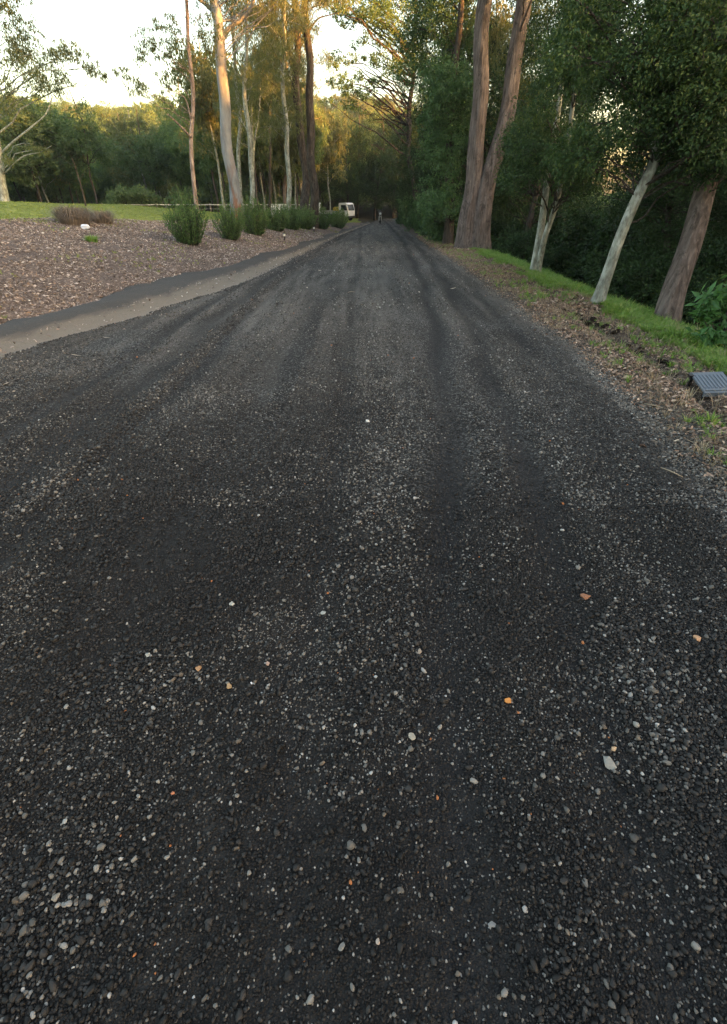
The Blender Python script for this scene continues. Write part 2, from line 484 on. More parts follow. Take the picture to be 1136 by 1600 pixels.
U = np.linspace(0, 1, 70) ** 1.2
Yr = ys(-6, 75, .07, .014)
Yg = Yr[:, None] * np.ones(len(U))[None]
Xq = (xr(Yg) - .1) * (1 - U) + (xr(Yg) + 4.5) * U
TR = [(3.25, 6.7), (3.45, 6.0), (3.55, 5.4), (3.5, 4.9), (3.35, 4.4)]
def verge_z(x, y):
    tt = x - xr(y)
    z = H(x, y) + .012 + .03 * sm(.15, .7, tt) * (fbm(x, y, 4, 66) - .2) - .02 * sm(.12, 0, tt)
    tx = np.interp(y, [3.2, 4.4, 5.4, 6.2, 7.2, 8.2], [3.0, 3.3, 3.4, 3.45, 3.5, 3.55])
    g = np.exp(-((x - tx) / .09) ** 2) * sm(3.0, 3.8, y) * sm(8.4, 7.2, y)
    return z - .10 * g
link('verge', grid_mesh('verge', Xq, Yg, verge_z(Xq, Yg), 'verge', {'t': (Xq - xr(Yg)) / 4.0}), kind='structure')

# ------------------------------------------------------------------ scatter (stuff) with geometry nodes
def ico(sub, seed, flat=(1, 1, 1), rough=.22, cut=0):
    import bmesh
    bm = bmesh.new()
    bmesh.ops.create_icosphere(bm, subdivisions=sub, radius=.5)
    r = np.random.default_rng(seed)
    V = np.array([v.co[:] for v in bm.verts])
    n = V / np.linalg.norm(V, axis=1)[:, None]
    d = np.ones(len(V))
    for k in range(5):
        a = r.normal(size=3); ph = r.uniform(0, 6)
        d += rough * .4 * np.sin(n @ a * (1.3 + k * .5) + ph)
    V = V * d[:, None]
    for k in range(cut):
        a = r.normal(size=3); a /= np.linalg.norm(a)
        lim = r.uniform(.26, .40)
        over = np.clip(V @ a - lim, 0, None)
        V -= over[:, None] * a * .92
    V *= np.array(flat)
    F_ = [[v.index for v in f.verts] for f in bm.faces]
    bm.free()
    return V, np.array(F_)
def proto(coll, V, q=None, t=None, mat=None, attrs=None, smooth=True):
    me = mk_mesh('piece', V, q, t, attrs, smooth, [mat])
    o = bpy.data.objects.new('piece', me)
    coll.objects.link(o)
def scatter(name, pts, rot, scl, col, coll, label=None, cat=None, parent=None):
    n = len(pts)
    me = bpy.data.meshes.new(name)
    me.vertices.add(n); me.vertices.foreach_set('co', np.asarray(pts, np.float32).ravel())
    for k, a in (('rot', rot), ('scl', scl), ('col', col)):
        at = me.attributes.new(k, 'FLOAT_VECTOR', 'POINT'); at.data.foreach_set('vector', np.asarray(a, np.float32).ravel())
    o = link(name, me, parent, label, cat, None, 'stuff')
    g = bpy.data.node_groups.new(name, 'GeometryNodeTree')
    g.interface.new_socket('Geometry', in_out='INPUT', socket_type='NodeSocketGeometry')
    g.interface.new_socket('Geometry', in_out='OUTPUT', socket_type='NodeSocketGeometry')
    N = g.nodes.new; L = g.links.new
    gi = N('NodeGroupInput'); go = N('NodeGroupOutput'); ip = N('GeometryNodeInstanceOnPoints'); ci = N('GeometryNodeCollectionInfo')
    ci.inputs['Collection'].default_value = coll
    ci.inputs['Separate Children'].default_value = True
    ci.inputs['Reset Children'].default_value = True
    ip.inputs['Pick Instance'].default_value = True
    def na(nm):
        a = N('GeometryNodeInputNamedAttribute'); a.data_type = 'FLOAT_VECTOR'; a.inputs[0].default_value = nm
        return a.outputs[0]
    rv = N('FunctionNodeRandomValue'); rv.data_type = 'INT'
    rv.inputs['Min'].default_value = 0; rv.inputs['Max'].default_value = len(coll.objects) - 1
    e2r = N('FunctionNodeEulerToRotation')
    L(na('rot'), e2r.inputs[0])
    L(gi.outputs[0], ip.inputs['Points']); L(ci.outputs[0], ip.inputs['Instance'])
    L(rv.outputs[2], ip.inputs['Instance Index']); L(e2r.outputs[0], ip.inputs['Rotation']); L(na('scl'), ip.inputs['Scale'])
    L(ip.outputs[0], go.inputs[0])
    md = o.modifiers.new('scatter', 'NODES'); md.node_group = g
    return o

stones = bpy.data.collections.new('stone_shapes')
for k in range(7):
    V, T = ico(2, 20 + k, (1, .8 + .04 * k, .62 + .05 * k), .3, 11)
    proto(stones, V, None, T, M['stone'])

def view_px(x, y, z):
    c, s_ = math.cos(R(PITCH)), math.sin(R(PITCH))
    dz = z - CAMZ
    dep = y * c - dz * s_; v = y * s_ + dz * c
    return 568 + F * x / dep, 800 - F * v / dep, dep
def jgrid(x0, x1, y0, y1, sp, jit):
    gx_ = np.arange(x0, x1, sp); gy_ = np.arange(y0, y1, sp * .87)
    X, Y = np.meshgrid(gx_, gy_); X = X + (np.arange(len(gy_)) % 2)[:, None] * sp / 2
    X = X + rng.uniform(-jit, jit, X.shape) * sp; Y = Y + rng.uniform(-jit, jit, X.shape) * sp
    X, Y = X.ravel(), Y.ravel()
    k = (X > xg(Y) + .0) & (X < xr(Y) + .06)
    X, Y = X[k], Y[k]
    px, py, d = view_px(X, Y, 0 * X)
    k = (d > .05) & (px > -90) & (px < 1226) & (py < 1700)
    return X[k], Y[k]
def stone_cols(X, Y, boost=0, dark=1.0):
    n = len(X)
    patch = sm(.38, .68, fbm(X, Y, 1.1, 77)) * .8 + .5 * sm(.55, .72, fbm(X, Y, 3.1, 12))
    patch = patch + .7 * np.exp(-((X - .15) / .28) ** 2) * sm(1.5, 2.5, Y) + .7 * np.exp(-((X - 1.45) / .4) ** 2) * sm(.8, 2, Y)
    p = (.03 + .34 * patch + boost) * (.32 + .58 * sm(.2, 1.5, Y)) * (1 - .85 * tracks(X, Y) * sm(.8, 2, Y))
    u = rng.random(n)
    d = (rng.uniform(.008, .038, n) * (.75 + .25 * sm(.2, 1.2, Y) + .7 * sm(2, 6, Y)))[:, None] * np.array([1.05, 1, .96]) * dark
    g = (rng.uniform(.06, .21, n) * rng.uniform(.6, 1.2, n))[:, None] * np.array([1.03, .985, .90])
    br = rng.uniform(.05, .13, n)[:, None] * np.array([1.15, .95, .75])
    lt = rng.uniform(.18, .38, n)[:, None] * np.array([1, .98, .93])
    c = np.where((u < p)[:, None], g, d)
    u2 = rng.random(n)
    c = np.where(((u < p) & (u2 < .08))[:, None], br, c)
    c = np.where(((u < p) & (u2 > .94))[:, None], lt, c)
    c = np.where((rng.random(n) < .0006)[:, None], np.array([.34, .13, .05]), c)
    return c
def streak(x, y): return sm(.5, .68, vnoise(x, y * .05, 3.3, 29))
PT, RT, SC, CL = [], [], [], []
def add_stones(X, Y, size, lift=.12, boost=0, dark=1.0):
    n = len(X)
    PT.append(np.stack([X, Y, road_z(X, Y) + size * lift], 1))
    RT.append(np.stack([rng.normal(0, .35, n), rng.normal(0, .35, n), rng.uniform(0, 6.28, n)], 1))
    SC.append(size[:, None] * rng.uniform(.8, 1.25, (n, 3)))
    CL.append(stone_cols(X, Y, boost, dark))
def fine_mask(X, Y):   # places where fine dark stuff covers the stones
    return np.clip(sm(.50, .64, fbm(X + 3, Y * .5, 1.3, 91)) * .8 + tracks(X, Y) * .85 + .6 * streak(X, Y) * sm(1.5, 4, Y), 0, 1)
# near layers
X, Y = jgrid(-3, 3, -.35, 1.7, .0085, .5)
add_stones(X, Y, rng.lognormal(math.log(.0066), .22, len(X)), .08, -.03, .8)
X, Y = jgrid(-4, 4, -.35, 2.5, .0115, .38)
k = rng.random(len(X)) > fine_mask(X, Y) * .7; X, Y = X[k], Y[k]
add_stones(X, Y, np.clip(rng.lognormal(math.log(.0102), .34, len(X)) * (.72 + .6 * fbm(X, Y, 1.9, 23)), .005, .027), .3)
X, Y = jgrid(-4, 4, -.35, 4.0, .05, .5)
k = rng.random(len(X)) < .3; X, Y = X[k], Y[k]
add_stones(X, Y, np.clip(rng.lognormal(math.log(.017), .22, len(X)), .012, .027), .2, .02)
X, Y = jgrid(-5, 5, 2.3, 6.2, .0165, .5)
k = (rng.random(len(X)) > fine_mask(X, Y) * .85) & (rng.random(len(X)) > sm(3.2, 6.2, Y)) & (rng.random(len(X)) < .4 + .6 * sm(2.3, 2.6, Y)); X, Y = X[k], Y[k]
add_stones(X, Y, np.clip(rng.lognormal(math.log(.0125), .28, len(X)), .007, .026), .2, .03)
X, Y = jgrid(-6, 5, 4.0, 11, .030, .5)
k = rng.random(len(X)) > fine_mask(X, Y); X, Y = X[k], Y[k]
k = rng.random(len(X)) > sm(4.4, 10.5, Y); X, Y = X[k], Y[k]
add_stones(X, Y, np.clip(rng.lognormal(math.log(.014), .3, len(X)), .008, .03), .2, .12, 1.5)
# spilt stones along the gutter side and in the tracks' thrown ridges
X, Y = jgrid(-6, 6, 8, 34, .07, .5)
k = rng.random(len(X)) > .3 + .7 * fine_mask(X, Y); X, Y = X[k], Y[k]
add_stones(X, Y, np.clip(rng.lognormal(math.log(.022), .3, len(X)), .014, .045), .15, .35, 1.6)
yy = rng.uniform(3, 40, 9000); xx = xg(yy) + np.abs(rng.normal(0, .12, 9000)) - .05
add_stones(xx, yy, rng.uniform(.012, .03, 9000), .25, .02)
yy = rng.uniform(2.5, 20, 5000); xx = np.interp(yy, [0, 4, 12, 30], [-2.0, -2.05, -2.2, -1.3]) + rng.normal(0, .07, 5000)
add_stones(xx, yy, rng.uniform(.012, .028, 5000), .25, .0)
n_ = 38000
yy = .9 + 22 * rng.random(n_) ** 1.7; tt_ = np.abs(rng.normal(0, 1, n_)) * (.11 + .12 * sm(4.6, 2.5, yy)) - .04; xx = xr(yy) + tt_
sz = rng.uniform(.008, .024, n_)
PT.append(np.stack([xx, yy, H(xx, yy) + .018 + sz * .1], 1)); RT.append(rng.uniform(-1, 1, (n_, 3)) * [.3, .3, 3.14]); SC.append(sz[:, None] * rng.uniform(.8, 1.25, (n_, 3)))
cc = stone_cols(xx, yy, .12); CL.append(np.where(rng.random((n_, 1)) < .5, cc, cc * .8 + np.array([.075, .064, .05])))
for (yk, xk, am) in (([4, 10, 20, 34], [-3.0, -3.0, -2.45, -1.5], .05), ([5, 10, 20, 34], [-2.75, -2.7, -1.95, -1.0], .04), ([4, 10, 24], [.35, .75, 1.5], .05), ([4, 12, 24], [1.7, 2.1, 2.5], .05)):
    yy = yk[0] + (yk[-1] - yk[0]) * rng.random(3500); xx = np.interp(yy, yk, xk) + .02 * np.sin(yy * 1.3) + rng.normal(0, am * 1.7, 3500) * (.5 + fbm(yy, yy * 0, .7, 3))
    kk = rng.random(3500) < fbm(yy, 0 * yy + am * 99, .8, 7) * (1.0 if xk[0] < 0 else .35); xx, yy = xx[kk], yy[kk]
    add_stones(xx, yy, rng.uniform(.01, .026, len(xx)), .25, -.02, .75)
scatter('loose_gravel', np.concatenate(PT), np.concatenate(RT), np.concatenate(SC), np.concatenate(CL), stones,
        'loose dark bitumen coated gravel spread over the whole road', 'gravel')

# wood chips and litter
chips = bpy.data.collections.new('chip_shapes')
for k in range(6):
    r = np.random.default_rng(k)
    n = 6
    L_ = np.linspace(-.5, .5, n)
    wv = .18 + .12 * r.random() ; tw = r.uniform(-.6, .6)
    top = np.stack([L_, wv * np.sqrt(np.clip(1 - (L_ * 1.9) ** 2, .02, 1)) * r.uniform(.8, 1.2, n), .10 * np.cos(L_ * 3) + r.normal(0, .03, n)], 1)
    bot = np.stack([L_, -wv * np.sqrt(np.clip(1 - (L_ * 1.9) ** 2, .02, 1)) * r.uniform(.8, 1.2, n), .10 * np.cos(L_ * 3 + tw) + r.normal(0, .03, n)], 1)
    V = np.concatenate([top, bot, top - [0, 0, .07], bot - [0, 0, .07]])
    q = []
    for i in range(n - 1):
        q += [[i, i + 1, n + i + 1, n + i][::-1], [2 * n + i, 2 * n + i + 1, 3 * n + i + 1, 3 * n + i], [i, i + 1, 2 * n + i + 1, 2 * n + i], [n + i, n + i + 1, 3 * n + i + 1, 3 * n + i][::-1]]
    proto(chips, V, q, None, M['chip'], smooth=False)
CH_PAL = np.array([(.14, .112, .098), (.23, .19, .168), (.33, .28, .255), (.45, .40, .37), (.07, .055, .048), (.26, .185, .145), (.56, .52, .47)])
def chip_scatter(name, X, Y, Z, smin, smax, pal, pr, label, cat, lift=.006, tilt=.45):
    n = len(X)
    s = smin + (smax - smin) * rng.random(n) ** 1.8
    c = pal[rng.choice(len(pal), n, p=pr)] * rng.uniform(.7, 1.2, (n, 1))
    scatter(name, np.stack([X, Y, Z + lift], 1), np.stack([rng.normal(0, tilt, n), rng.normal(0, tilt, n), rng.uniform(0, 6.28, n)], 1),
            s[:, None] * np.stack([np.ones(n), rng.uniform(.5, 1.3, n), rng.uniform(.6, 1.5, n)], 1), c, chips, label, cat)
n = 150000
Y = 3 + 30 * rng.random(n) ** 1.25; s_ = rng.random(n) ** 1.15
X = xl(Y) + np.where(rng.random(n) < .02, rng.uniform(0, .35, n), .05) - s_ * (xl(Y) - xm(Y) + .4)
px, py, d = view_px(X, Y, 0.5 + 0 * X); k = (px > -120); X, Y = X[k], Y[k]
k = rng.random(len(X)) < .25 + .75 * sm(.28, .5, fbm(X, Y, 1.7, 14)); X, Y = X[k], Y[k]
chip_scatter('mulch_chips', X, Y, mulch_z(X, Y), .014, .075, CH_PAL, [.22, .25, .2, .12, .1, .08, .03], 'brown wood chip mulch covering the sloping garden bed', 'mulch')
n = 42000
Y = 1.8 + 30 * rng.random(n) ** 1.5; X = xr(Y) + np.where(rng.random(n) < .03, -.25 * rng.random(n) ** 2, .03) + .10 * sm(3.2, 2.2, Y) + np.abs(rng.normal(.5, .6, n))
k = (X - xr(Y) < 3.2) & (rng.random(n) < .35 + .65 * sm(.35, .6, fbm(X, Y, 1.6, 4))); X, Y = X[k], Y[k]
chip_scatter('leaf_litter', X, Y, np.where(X < xr(Y), road_z(X, Y), verge_z(X, Y)), .015, .055, CH_PAL * np.array([.95, .78, .64]), [.15, .25, .25, .13, .08, .1, .04], 'dry brown leaf litter strewn over the roadside verge', 'leaf litter')
n = 2600
Y = 3 + 35 * rng.random(n) ** 1.2; X = xl(Y) + rng.random(n) * (xg(Y) - xl(Y) + .5)
chip_scatter('gutter_litter', X, Y, H(X, Y) - .0, .012, .06, CH_PAL, [.15, .25, .25, .13, .08, .1, .04], 'scattered dry leaf scraps lying in the paved gutter', 'leaf litter')

# shed bark and leaves heaped round the trunk bases
bx_, by_ = [], []
for (a_, b_, D_, rr_) in ((728, 392, 22.3, .75), (744, 392, 22.1, .7), (834, 424, 15.2, .3), (933, 472, 9.7, .25), (1036, 520, 9.6, .35), (369, 333, 30, .6), (474, 332, 36, .6), (489, 337, 36, .6)):
    p_ = P(a_, b_, D_); q_ = rng.uniform(0, 6.28, 900); d_ = rr_ * .5 + np.abs(rng.normal(0, .38, 900))
    bx_.append(p_[0] + d_ * np.cos(q_)); by_.append(p_[1] + d_ * np.sin(q_))
X = np.concatenate(bx_); Y = np.concatenate(by_)
chip_scatter('bark_litter', X, Y, np.maximum(verge_z(X, Y), H(X, Y)) + .02, .02, .10, CH_PAL * np.array([.9, .75, .62]), [.22, .25, .2, .1, .1, .1, .03], 'shed bark strips and leaves heaped round the trunk bases', 'bark litter', tilt=.6)
# grass
def tuft(coll, seed, nb, h, spread, w_, droop, mat):
    r = np.random.default_rng(seed); B = Buf(); rn = []
    for i in range(nb):
        a = r.uniform(0, 6.28); b0 = np.array([math.cos(a), math.sin(a), 0]) * r.uniform(0, spread * .4)
        hh = h * r.uniform(.5, 1.1); out = np.array([math.cos(a), math.sin(a), 0]) * spread * r.uniform(.3, 1.2)
        side = np.array([-math.sin(a), math.cos(a), 0]) * w_ / 2
        p = [b0, b0 + out * .35 + [0, 0, hh * .6], b0 + out + [0, 0, hh * (1 - droop * r.random())]]
        B.add([p[0] - side, p[0] + side, p[1] - side * .8, p[1] + side * .8, p[2] - side * .1, p[2] + side * .1], [[0, 1, 3, 2], [2, 3, 5, 4]])
        rn += [r.random()] * 6
    proto(coll, np.concatenate(B.v), np.concatenate(B.q), None, mat, {'rnd': rn})
tg_ = bpy.data.collections.new('verge_tufts')
for k in range(6): tuft(tg_, k, 14, 1.0, .7, .07, .5, M['grass'])
lg_ = bpy.data.collections.new('lawn_tufts')
for k in range(4): tuft(lg_, 30 + k, 10, 1.0, .9, .10, .5, M['lawn_blades'])
sg_ = bpy.data.collections.new('straw_tufts')
for k in range(4): tuft(sg_, 50 + k, 8, 1.0, 1.0, .035, .7, M['straw'])
def tuft_scatter(name, X, Y, Z, s, coll, label, cat):
    n = len(X)
    return scatter(name, np.stack([X, Y, Z], 1), np.stack([rng.normal(0, .15, n), rng.normal(0, .15, n), rng.uniform(0, 6.28, n)], 1),
            s[:, None] * np.stack([rng.uniform(.8, 1.4, n), rng.uniform(.8, 1.4, n), rng.uniform(.7, 1.3, n)], 1), np.ones((n, 3)), coll, label, cat)
n = 60000
Y = 2.2 + 34 * rng.random(n) ** 1.5; t = np.abs(rng.normal(0, 1, n)) * .8 + 1.35
t = np.where(rng.random(n) < .035, rng.uniform(.3, 1.3, n), t)
X = xr(Y) + t
pz = fbm(X, Y, 1.3, 44)
k = (rng.random(n) < sm(.40, .56, pz + .26 * sm(1.35, 2.1, t))) & (t < 4.3); X, Y, t = X[k], Y[k], t[k]
tuft_scatter('verge_grass', X, Y, verge_z(X, Y) - .005, rng.uniform(.03, .085, len(X)) * (1 + 1.1 * sm(1.3, 2.4, t)) * (.7 + .9 * fbm(X, Y, 1.1, 61)), tg_, 'bright green weedy grass along the right verge of the road', 'grass')
n = 52000
Y = 8 + 52 * rng.random(n); X = xm(Y) + .4 - 26 * rng.random(n) ** 1.5
tuft_scatter('lawn_grass', X, Y, H(X, Y), rng.uniform(.035, .075, n), lg_, 'short yellow green mown grass of the lawn', 'grass')
n = 5000
Y = 5 + 40 * rng.random(n) ** 1.2; X = xl(Y) - .05 - (xl(Y) - xm(Y)) * rng.random(n)
k = fbm(X, Y, .9, 15) > .63; X, Y = X[k], Y[k]
tuft_scatter('mulch_weeds', X, Y, mulch_z(X, Y), rng.uniform(.03, .08, len(X)), lg_, 'thin patches of small green weeds in the mulch', 'weeds')
n = 4200
Y = 2.5 + 30 * rng.random(n) ** 1.3; X = xr(Y) + .2 + 2.4 * rng.random(n)
tuft_scatter('dry_grass_scraps', X, Y, verge_z(X, Y) - .01, rng.uniform(.05, .14, n), sg_, 'straw coloured dead grass scattered through the verge', 'dry grass')

# ------------------------------------------------------------------ leaves and trees
def leaves(P0, dirn, nrm, L, W, fold=.18):
    n = len(P0)
    dirn = dirn / (np.linalg.norm(dirn, axis=1)[:, None] + 1e-9)
    side = np.cross(dirn, nrm); side /= np.linalg.norm(side, axis=1)[:, None] + 1e-9
    up = np.cross(side, dirn)
    L = L[:, None]; W = W[:, None]
    mid = P0 + dirn * L * .45
    V = np.stack([P0, mid + side * W / 2 + up * W * fold, P0 + dirn * L, mid - side * W / 2 + up * W * fold], 1)
    return V.reshape(-1, 3), np.arange(n * 4).reshape(-1, 4)
def clump_leaves(r, cl, per, L, W, style, sq=.8):
    """cl: (n,4) centre+radius.  per: leaves per m2 of clump surface"""
    Ps, Ds, Ns, Ls, Ws, Rn = [], [], [], [], [], []
    for c in cl:
        rad = c[3]
        n = max(12, int(per * rad * rad * 4))
        # sub-sprays: leaves gather on twigs
        ns = max(4, n // 14)
        u = r.normal(size=(ns, 3)); u /= np.linalg.norm(u, axis=1)[:, None]
        sc = u * (rad * r.random(ns)[:, None] ** .45) * np.array([1, 1, sq])
        idx = r.integers(0, ns, n)
        p = sc[idx] + r.normal(size=(n, 3)) * max(.05, rad * .13) * np.array([1, 1, .8])
        o = u[idx]
        if style == 'gum':
            d = r.normal(size=(n, 3)) * .5 + np.array([0, 0, -1.0]); nn = r.normal(size=(n, 3))
        elif style == 'broad':
            d = o * .6 + r.normal(size=(n, 3)) * .7 + np.array([0, 0, -.25]); nn = o * .4 + r.normal(size=(n, 3)) * .55 + np.array([0, 0, .8])
        else:
            d = o * .7 + r.normal(size=(n, 3)) * .6 + np.array([0, 0, .5]); nn = r.normal(size=(n, 3))
        Ps.append(p + c[:3]); Ds.append(d); Ns.append(nn)
        Ls.append(L * r.uniform(.65, 1.25, n)); Ws.append(W * r.uniform(.7, 1.2, n))
        Rn.append(np.clip(.38 * (r.random() - .2) + .75 * r.random(n) ** 1.3 + .2 * (r.random(ns)[idx] - .5), 0, 1))
    V, q = leaves(np.concatenate(Ps), np.concatenate(Ds), np.concatenate(Ns), np.concatenate(Ls), np.concatenate(Ws))
    return V, q, np.repeat(np.concatenate(Rn), 4)
def crown_mesh(name, r, cl, per, L, W, style, mat, sq=.8):
    V, q, rn = clump_leaves(r, np.asarray(cl, float), per, L, W, style, sq)
    return mk_mesh(name, V, q, None, {'rnd': rn}, False, [M[mat]])
def path(p0, p1, n=8, bend=(0, 0, 0), jit=0.0, r=rng):
    t = np.linspace(0, 1, n)[:, None]
    p = np.asarray(p0)[None] * (1 - t) + np.asarray(p1)[None] * t + np.asarray(bend)[None] * (4 * t * (1 - t))
    if jit:
        j = r.normal(0, jit, (n, 3)); j[0] = 0; j[-1] = 0
        p = p + j
    return p
def poly(pts, n=16):
    """smooth curve through the given points"""
    pts = np.asarray(pts, float); k = len(pts)
    t = np.linspace(0, k - 1, n); o = []
    for a in t:
        i = min(int(a), k - 2); f = a - i
        p0 = pts[max(i - 1, 0)]; p1 = pts[i]; p2 = pts[i + 1]; p3 = pts[min(i + 2, k - 1)]
        o.append(.5 * ((2 * p1) + (-p0 + p2) * f + (2 * p0 - 5 * p1 + 4 * p2 - p3) * f * f + (-p0 + 3 * p1 - 3 * p2 + p3) * f ** 3))
    return np.array(o)
def trunk_tube(B, pts, r0, r1, k=14, flare=.45, rough=.05, n=26, seed=0):
    p = poly(pts, n); t = np.linspace(0, 1, n)
    rad = r0 + (r1 - r0) * t ** .85
    L = np.concatenate([[0], np.cumsum(np.linalg.norm(np.diff(p, axis=0), axis=1))])
    rad = rad * (1 + flare * np.exp(-L / (r0 * 2.2)))
    rw = np.random.default_rng(seed + 77); ph = rw.uniform(0, 6, 4)
    am = min(.12, L[-1] * .008) * sm(0, 2, L)
    p[:, 0] += am * (np.sin(L * .9 + ph[0]) + .5 * np.sin(L * 2.1 + ph[1])); p[:, 1] += am * np.sin(L * .8 + ph[2])
    p[0][2] -= .15
    B.tube(p, rad, k, rough, seed=seed)
    return p, rad
def limbs(B, p, rad, cl, r, thick=.35, k=5, jit=.06, twigs=2):
    """a curved limb from the trunk to every clump, with a few twigs inside it"""
    for c in cl:
        c3 = np.array(c[:3])
        d = np.linalg.norm(p[:, :2] - c3[:2], axis=1).min()
        zt = c3[2] - .45 * d - .1
        i = int(np.argmin(np.abs(p[:, 2] - zt) + .15 * np.linalg.norm(p - c3, axis=1)))
        a = p[i]; ln = np.linalg.norm(c3 - a)
        if ln < .05: continue
        q = path(a, c3, 8, (0, 0, r.uniform(-.05, .16) * ln), jit * ln * .25, r)
        r0 = min(rad[i] * .75, thick * (.012 + .02 * ln))
        B.tube(q, np.linspace(r0, .008, 8), k, cap=False)
        for t in range(twigs):
            u = r.normal(size=3); u /= np.linalg.norm(u)
            e = c3 + u * c[3] * .8
            B.tube(path(q[5 + t % 2], e, 4, r.normal(size=3) * .05), [.008, .006, .005, .003], 3, cap=False)
def tree(name, base, label, group, trunk_meshes, crown_me, cat='tree'):
    """meshes are in world coordinates minus base"""
    e = empty(name, base, label, cat, group)
    for m_ in trunk_meshes: link(m_.name.split('.')[0], m_, e)
    if crown_me is not None: link('crown', crown_me, e)
    return e
def rel(pts, b): return np.asarray(pts, float) - np.array([b[0], b[1], b[2]])

def hero(name, label, stems, clumps, bark, leafmat, per, L, W, style, seed, group=None, thick=.35, sides=16, rough=.05, extra=None, jit=.08, sq=.8, twigs=2, loose=(), flare=.45, limb=None):
    """stems: list of (world points, r0, r1); clumps world (x,y,z,r)"""
    r = np.random.default_rng(seed)
    base = np.array(stems[0][0][0])
    gz = float(H(base[0], base[1])); base[2] = gz
    cl = [tuple(rel(c[:3], base)) + (c[3],) for c in clumps]
    ms = []; allc = [[] for _ in stems]
    for c in cl:
        k = min(range(len(stems)), key=lambda i: min(np.linalg.norm(rel(q, base)[:2] - np.array(c[:2])) for q in stems[i][0]))
        allc[k].append(c)
    for i, (pts, r0, r1) in enumerate(stems):
        B = Buf(); lp = [rel(q, base) for q in pts]
        if abs(lp[0][2]) < .4: lp[0][2] = float(H(pts[0][0], pts[0][1])) - gz
        p, rad = trunk_tube(B, lp, r0, r1, sides, flare, rough, 30, seed + i)
        LB = B if limb is None else Buf()
        limbs(LB, p, rad, allc[i], r, thick, jit=jit, twigs=twigs)
        for (pp, ra, rb) in (extra or []) if i == 0 else []:
            q = poly([rel(x, base) for x in pp], 12)
            B.tube(q, np.linspace(ra, rb, 12), 8, .04, seed=seed)
        ms.append(B.mesh('trunk', [M[bark]]))
        if LB is not B and LB.n: ms.append(LB.mesh('branches', [M[limb]]))
    cm = crown_mesh('crown', r, list(cl) + [tuple(rel(c[:3], base)) + (c[3],) for c in loose], per, L, W, style, leafmat, sq) if (len(cl) or len(loose)) else None
    return tree(name, base, label, group, ms, cm)

def px_clumps(lst, D0=None):
    """(px,py,D,r)"""
    return [tuple(P(a, b, D)) + (r_,) for (a, b, D, r_) in lst]
def zone(r, n, px0, px1, py0, py1, D0, D1, r0, r1, keep=None):
    o = []
    while len(o) < n:
        px, py, D = r.uniform(px0, px1), r.uniform(py0, py1), r.uniform(D0, D1)
        if keep and not keep(px, py): continue
        o.append(tuple(P(px, py, D)) + (r.uniform(r0, r1),))
    return o
def high(r, n, base, zr, spread, r0, r1):
    return [(base[0] + r.normal() * spread, base[1] + r.normal() * spread, r.uniform(*zr), r.uniform(r0, r1)) for _ in range(n)]
rr = np.random.default_rng(99)

# --- left: smooth grey gum
b = P(369, 333, 30); b[2] = H(b[0], b[1])
t3 = [b, P(359, 240, 30), P(350, 150, 30), P(342, 80, 30), P(331, -10, 30), P(322, -120, 30.5), P(318, -280, 31)]
hero('smooth_gum_tree', 'large smooth blue-grey gum trunk with rusty peeling bark behind the shrubs', [(t3, .29, .19)],
     zone(rr, 20, 335, 480, -60, 60, 28, 33, .5, .8) + zone(rr, 16, 200, 480, -330, -60, 26, 35, .9, 1.4),
     'bark_gum', 'leaf_gum', 170, .15, .032, 'gum', 11,
     extra=[([P(345, 62, 30), P(362, 40, 30), P(378, 30, 30), P(392, 12, 30), P(402, -20, 30)], .11, .05),
            ([P(337, 22, 30), P(320, 5, 30), P(298, -12, 29.5), P(270, -50, 29)], .1, .04)], thick=.3)
# --- left: pinkish thin trunk with drooping foliage on its left
b = P(306, 325, 27); b[2] = H(b[0], b[1])
t2 = [b, P(301, 240, 27), P(297, 170, 27), P(295, 90, 27), P(293, 0, 27), P(291, -100, 27), P(290, -220, 27)]
cl = px_clumps([(225, 60, 26, .5), (250, 45, 26, .45), (275, 60, 26.5, .55), (215, 85, 26, .45), (262, 85, 26, .4), (208, 130, 25.5, .45), (222, 140, 25.5, .4), (258, 120, 26, .45), (280, 105, 27, .4), (190, 110, 25.5, .35),
    (318, 60, 27, .55), (325, 90, 27.5, .5), (340, 50, 27, .5), (315, 25, 27.5, .6), (250, 150, 26.5, .3), (240, 70, 26, .4), (268, 30, 27, .35)])
hero('slender_gum_tree', 'slender pinkish trunk with sparse drooping foliage left of the smooth gum', [(t2, .10, .05)],
     cl + zone(rr, 12, 230, 350, -230, -30, 25, 29, .6, 1.0), 'bark_red', 'leaf_gum', 320, .15, .03, 'gum', 12, thick=.25,
     extra=[([P(299, 215, 27), P(280, 195, 26.5), P(262, 178, 26)], .05, .02), ([P(298, 185, 27), P(290, 155, 26.8), P(275, 145, 26.3)], .04, .015)])
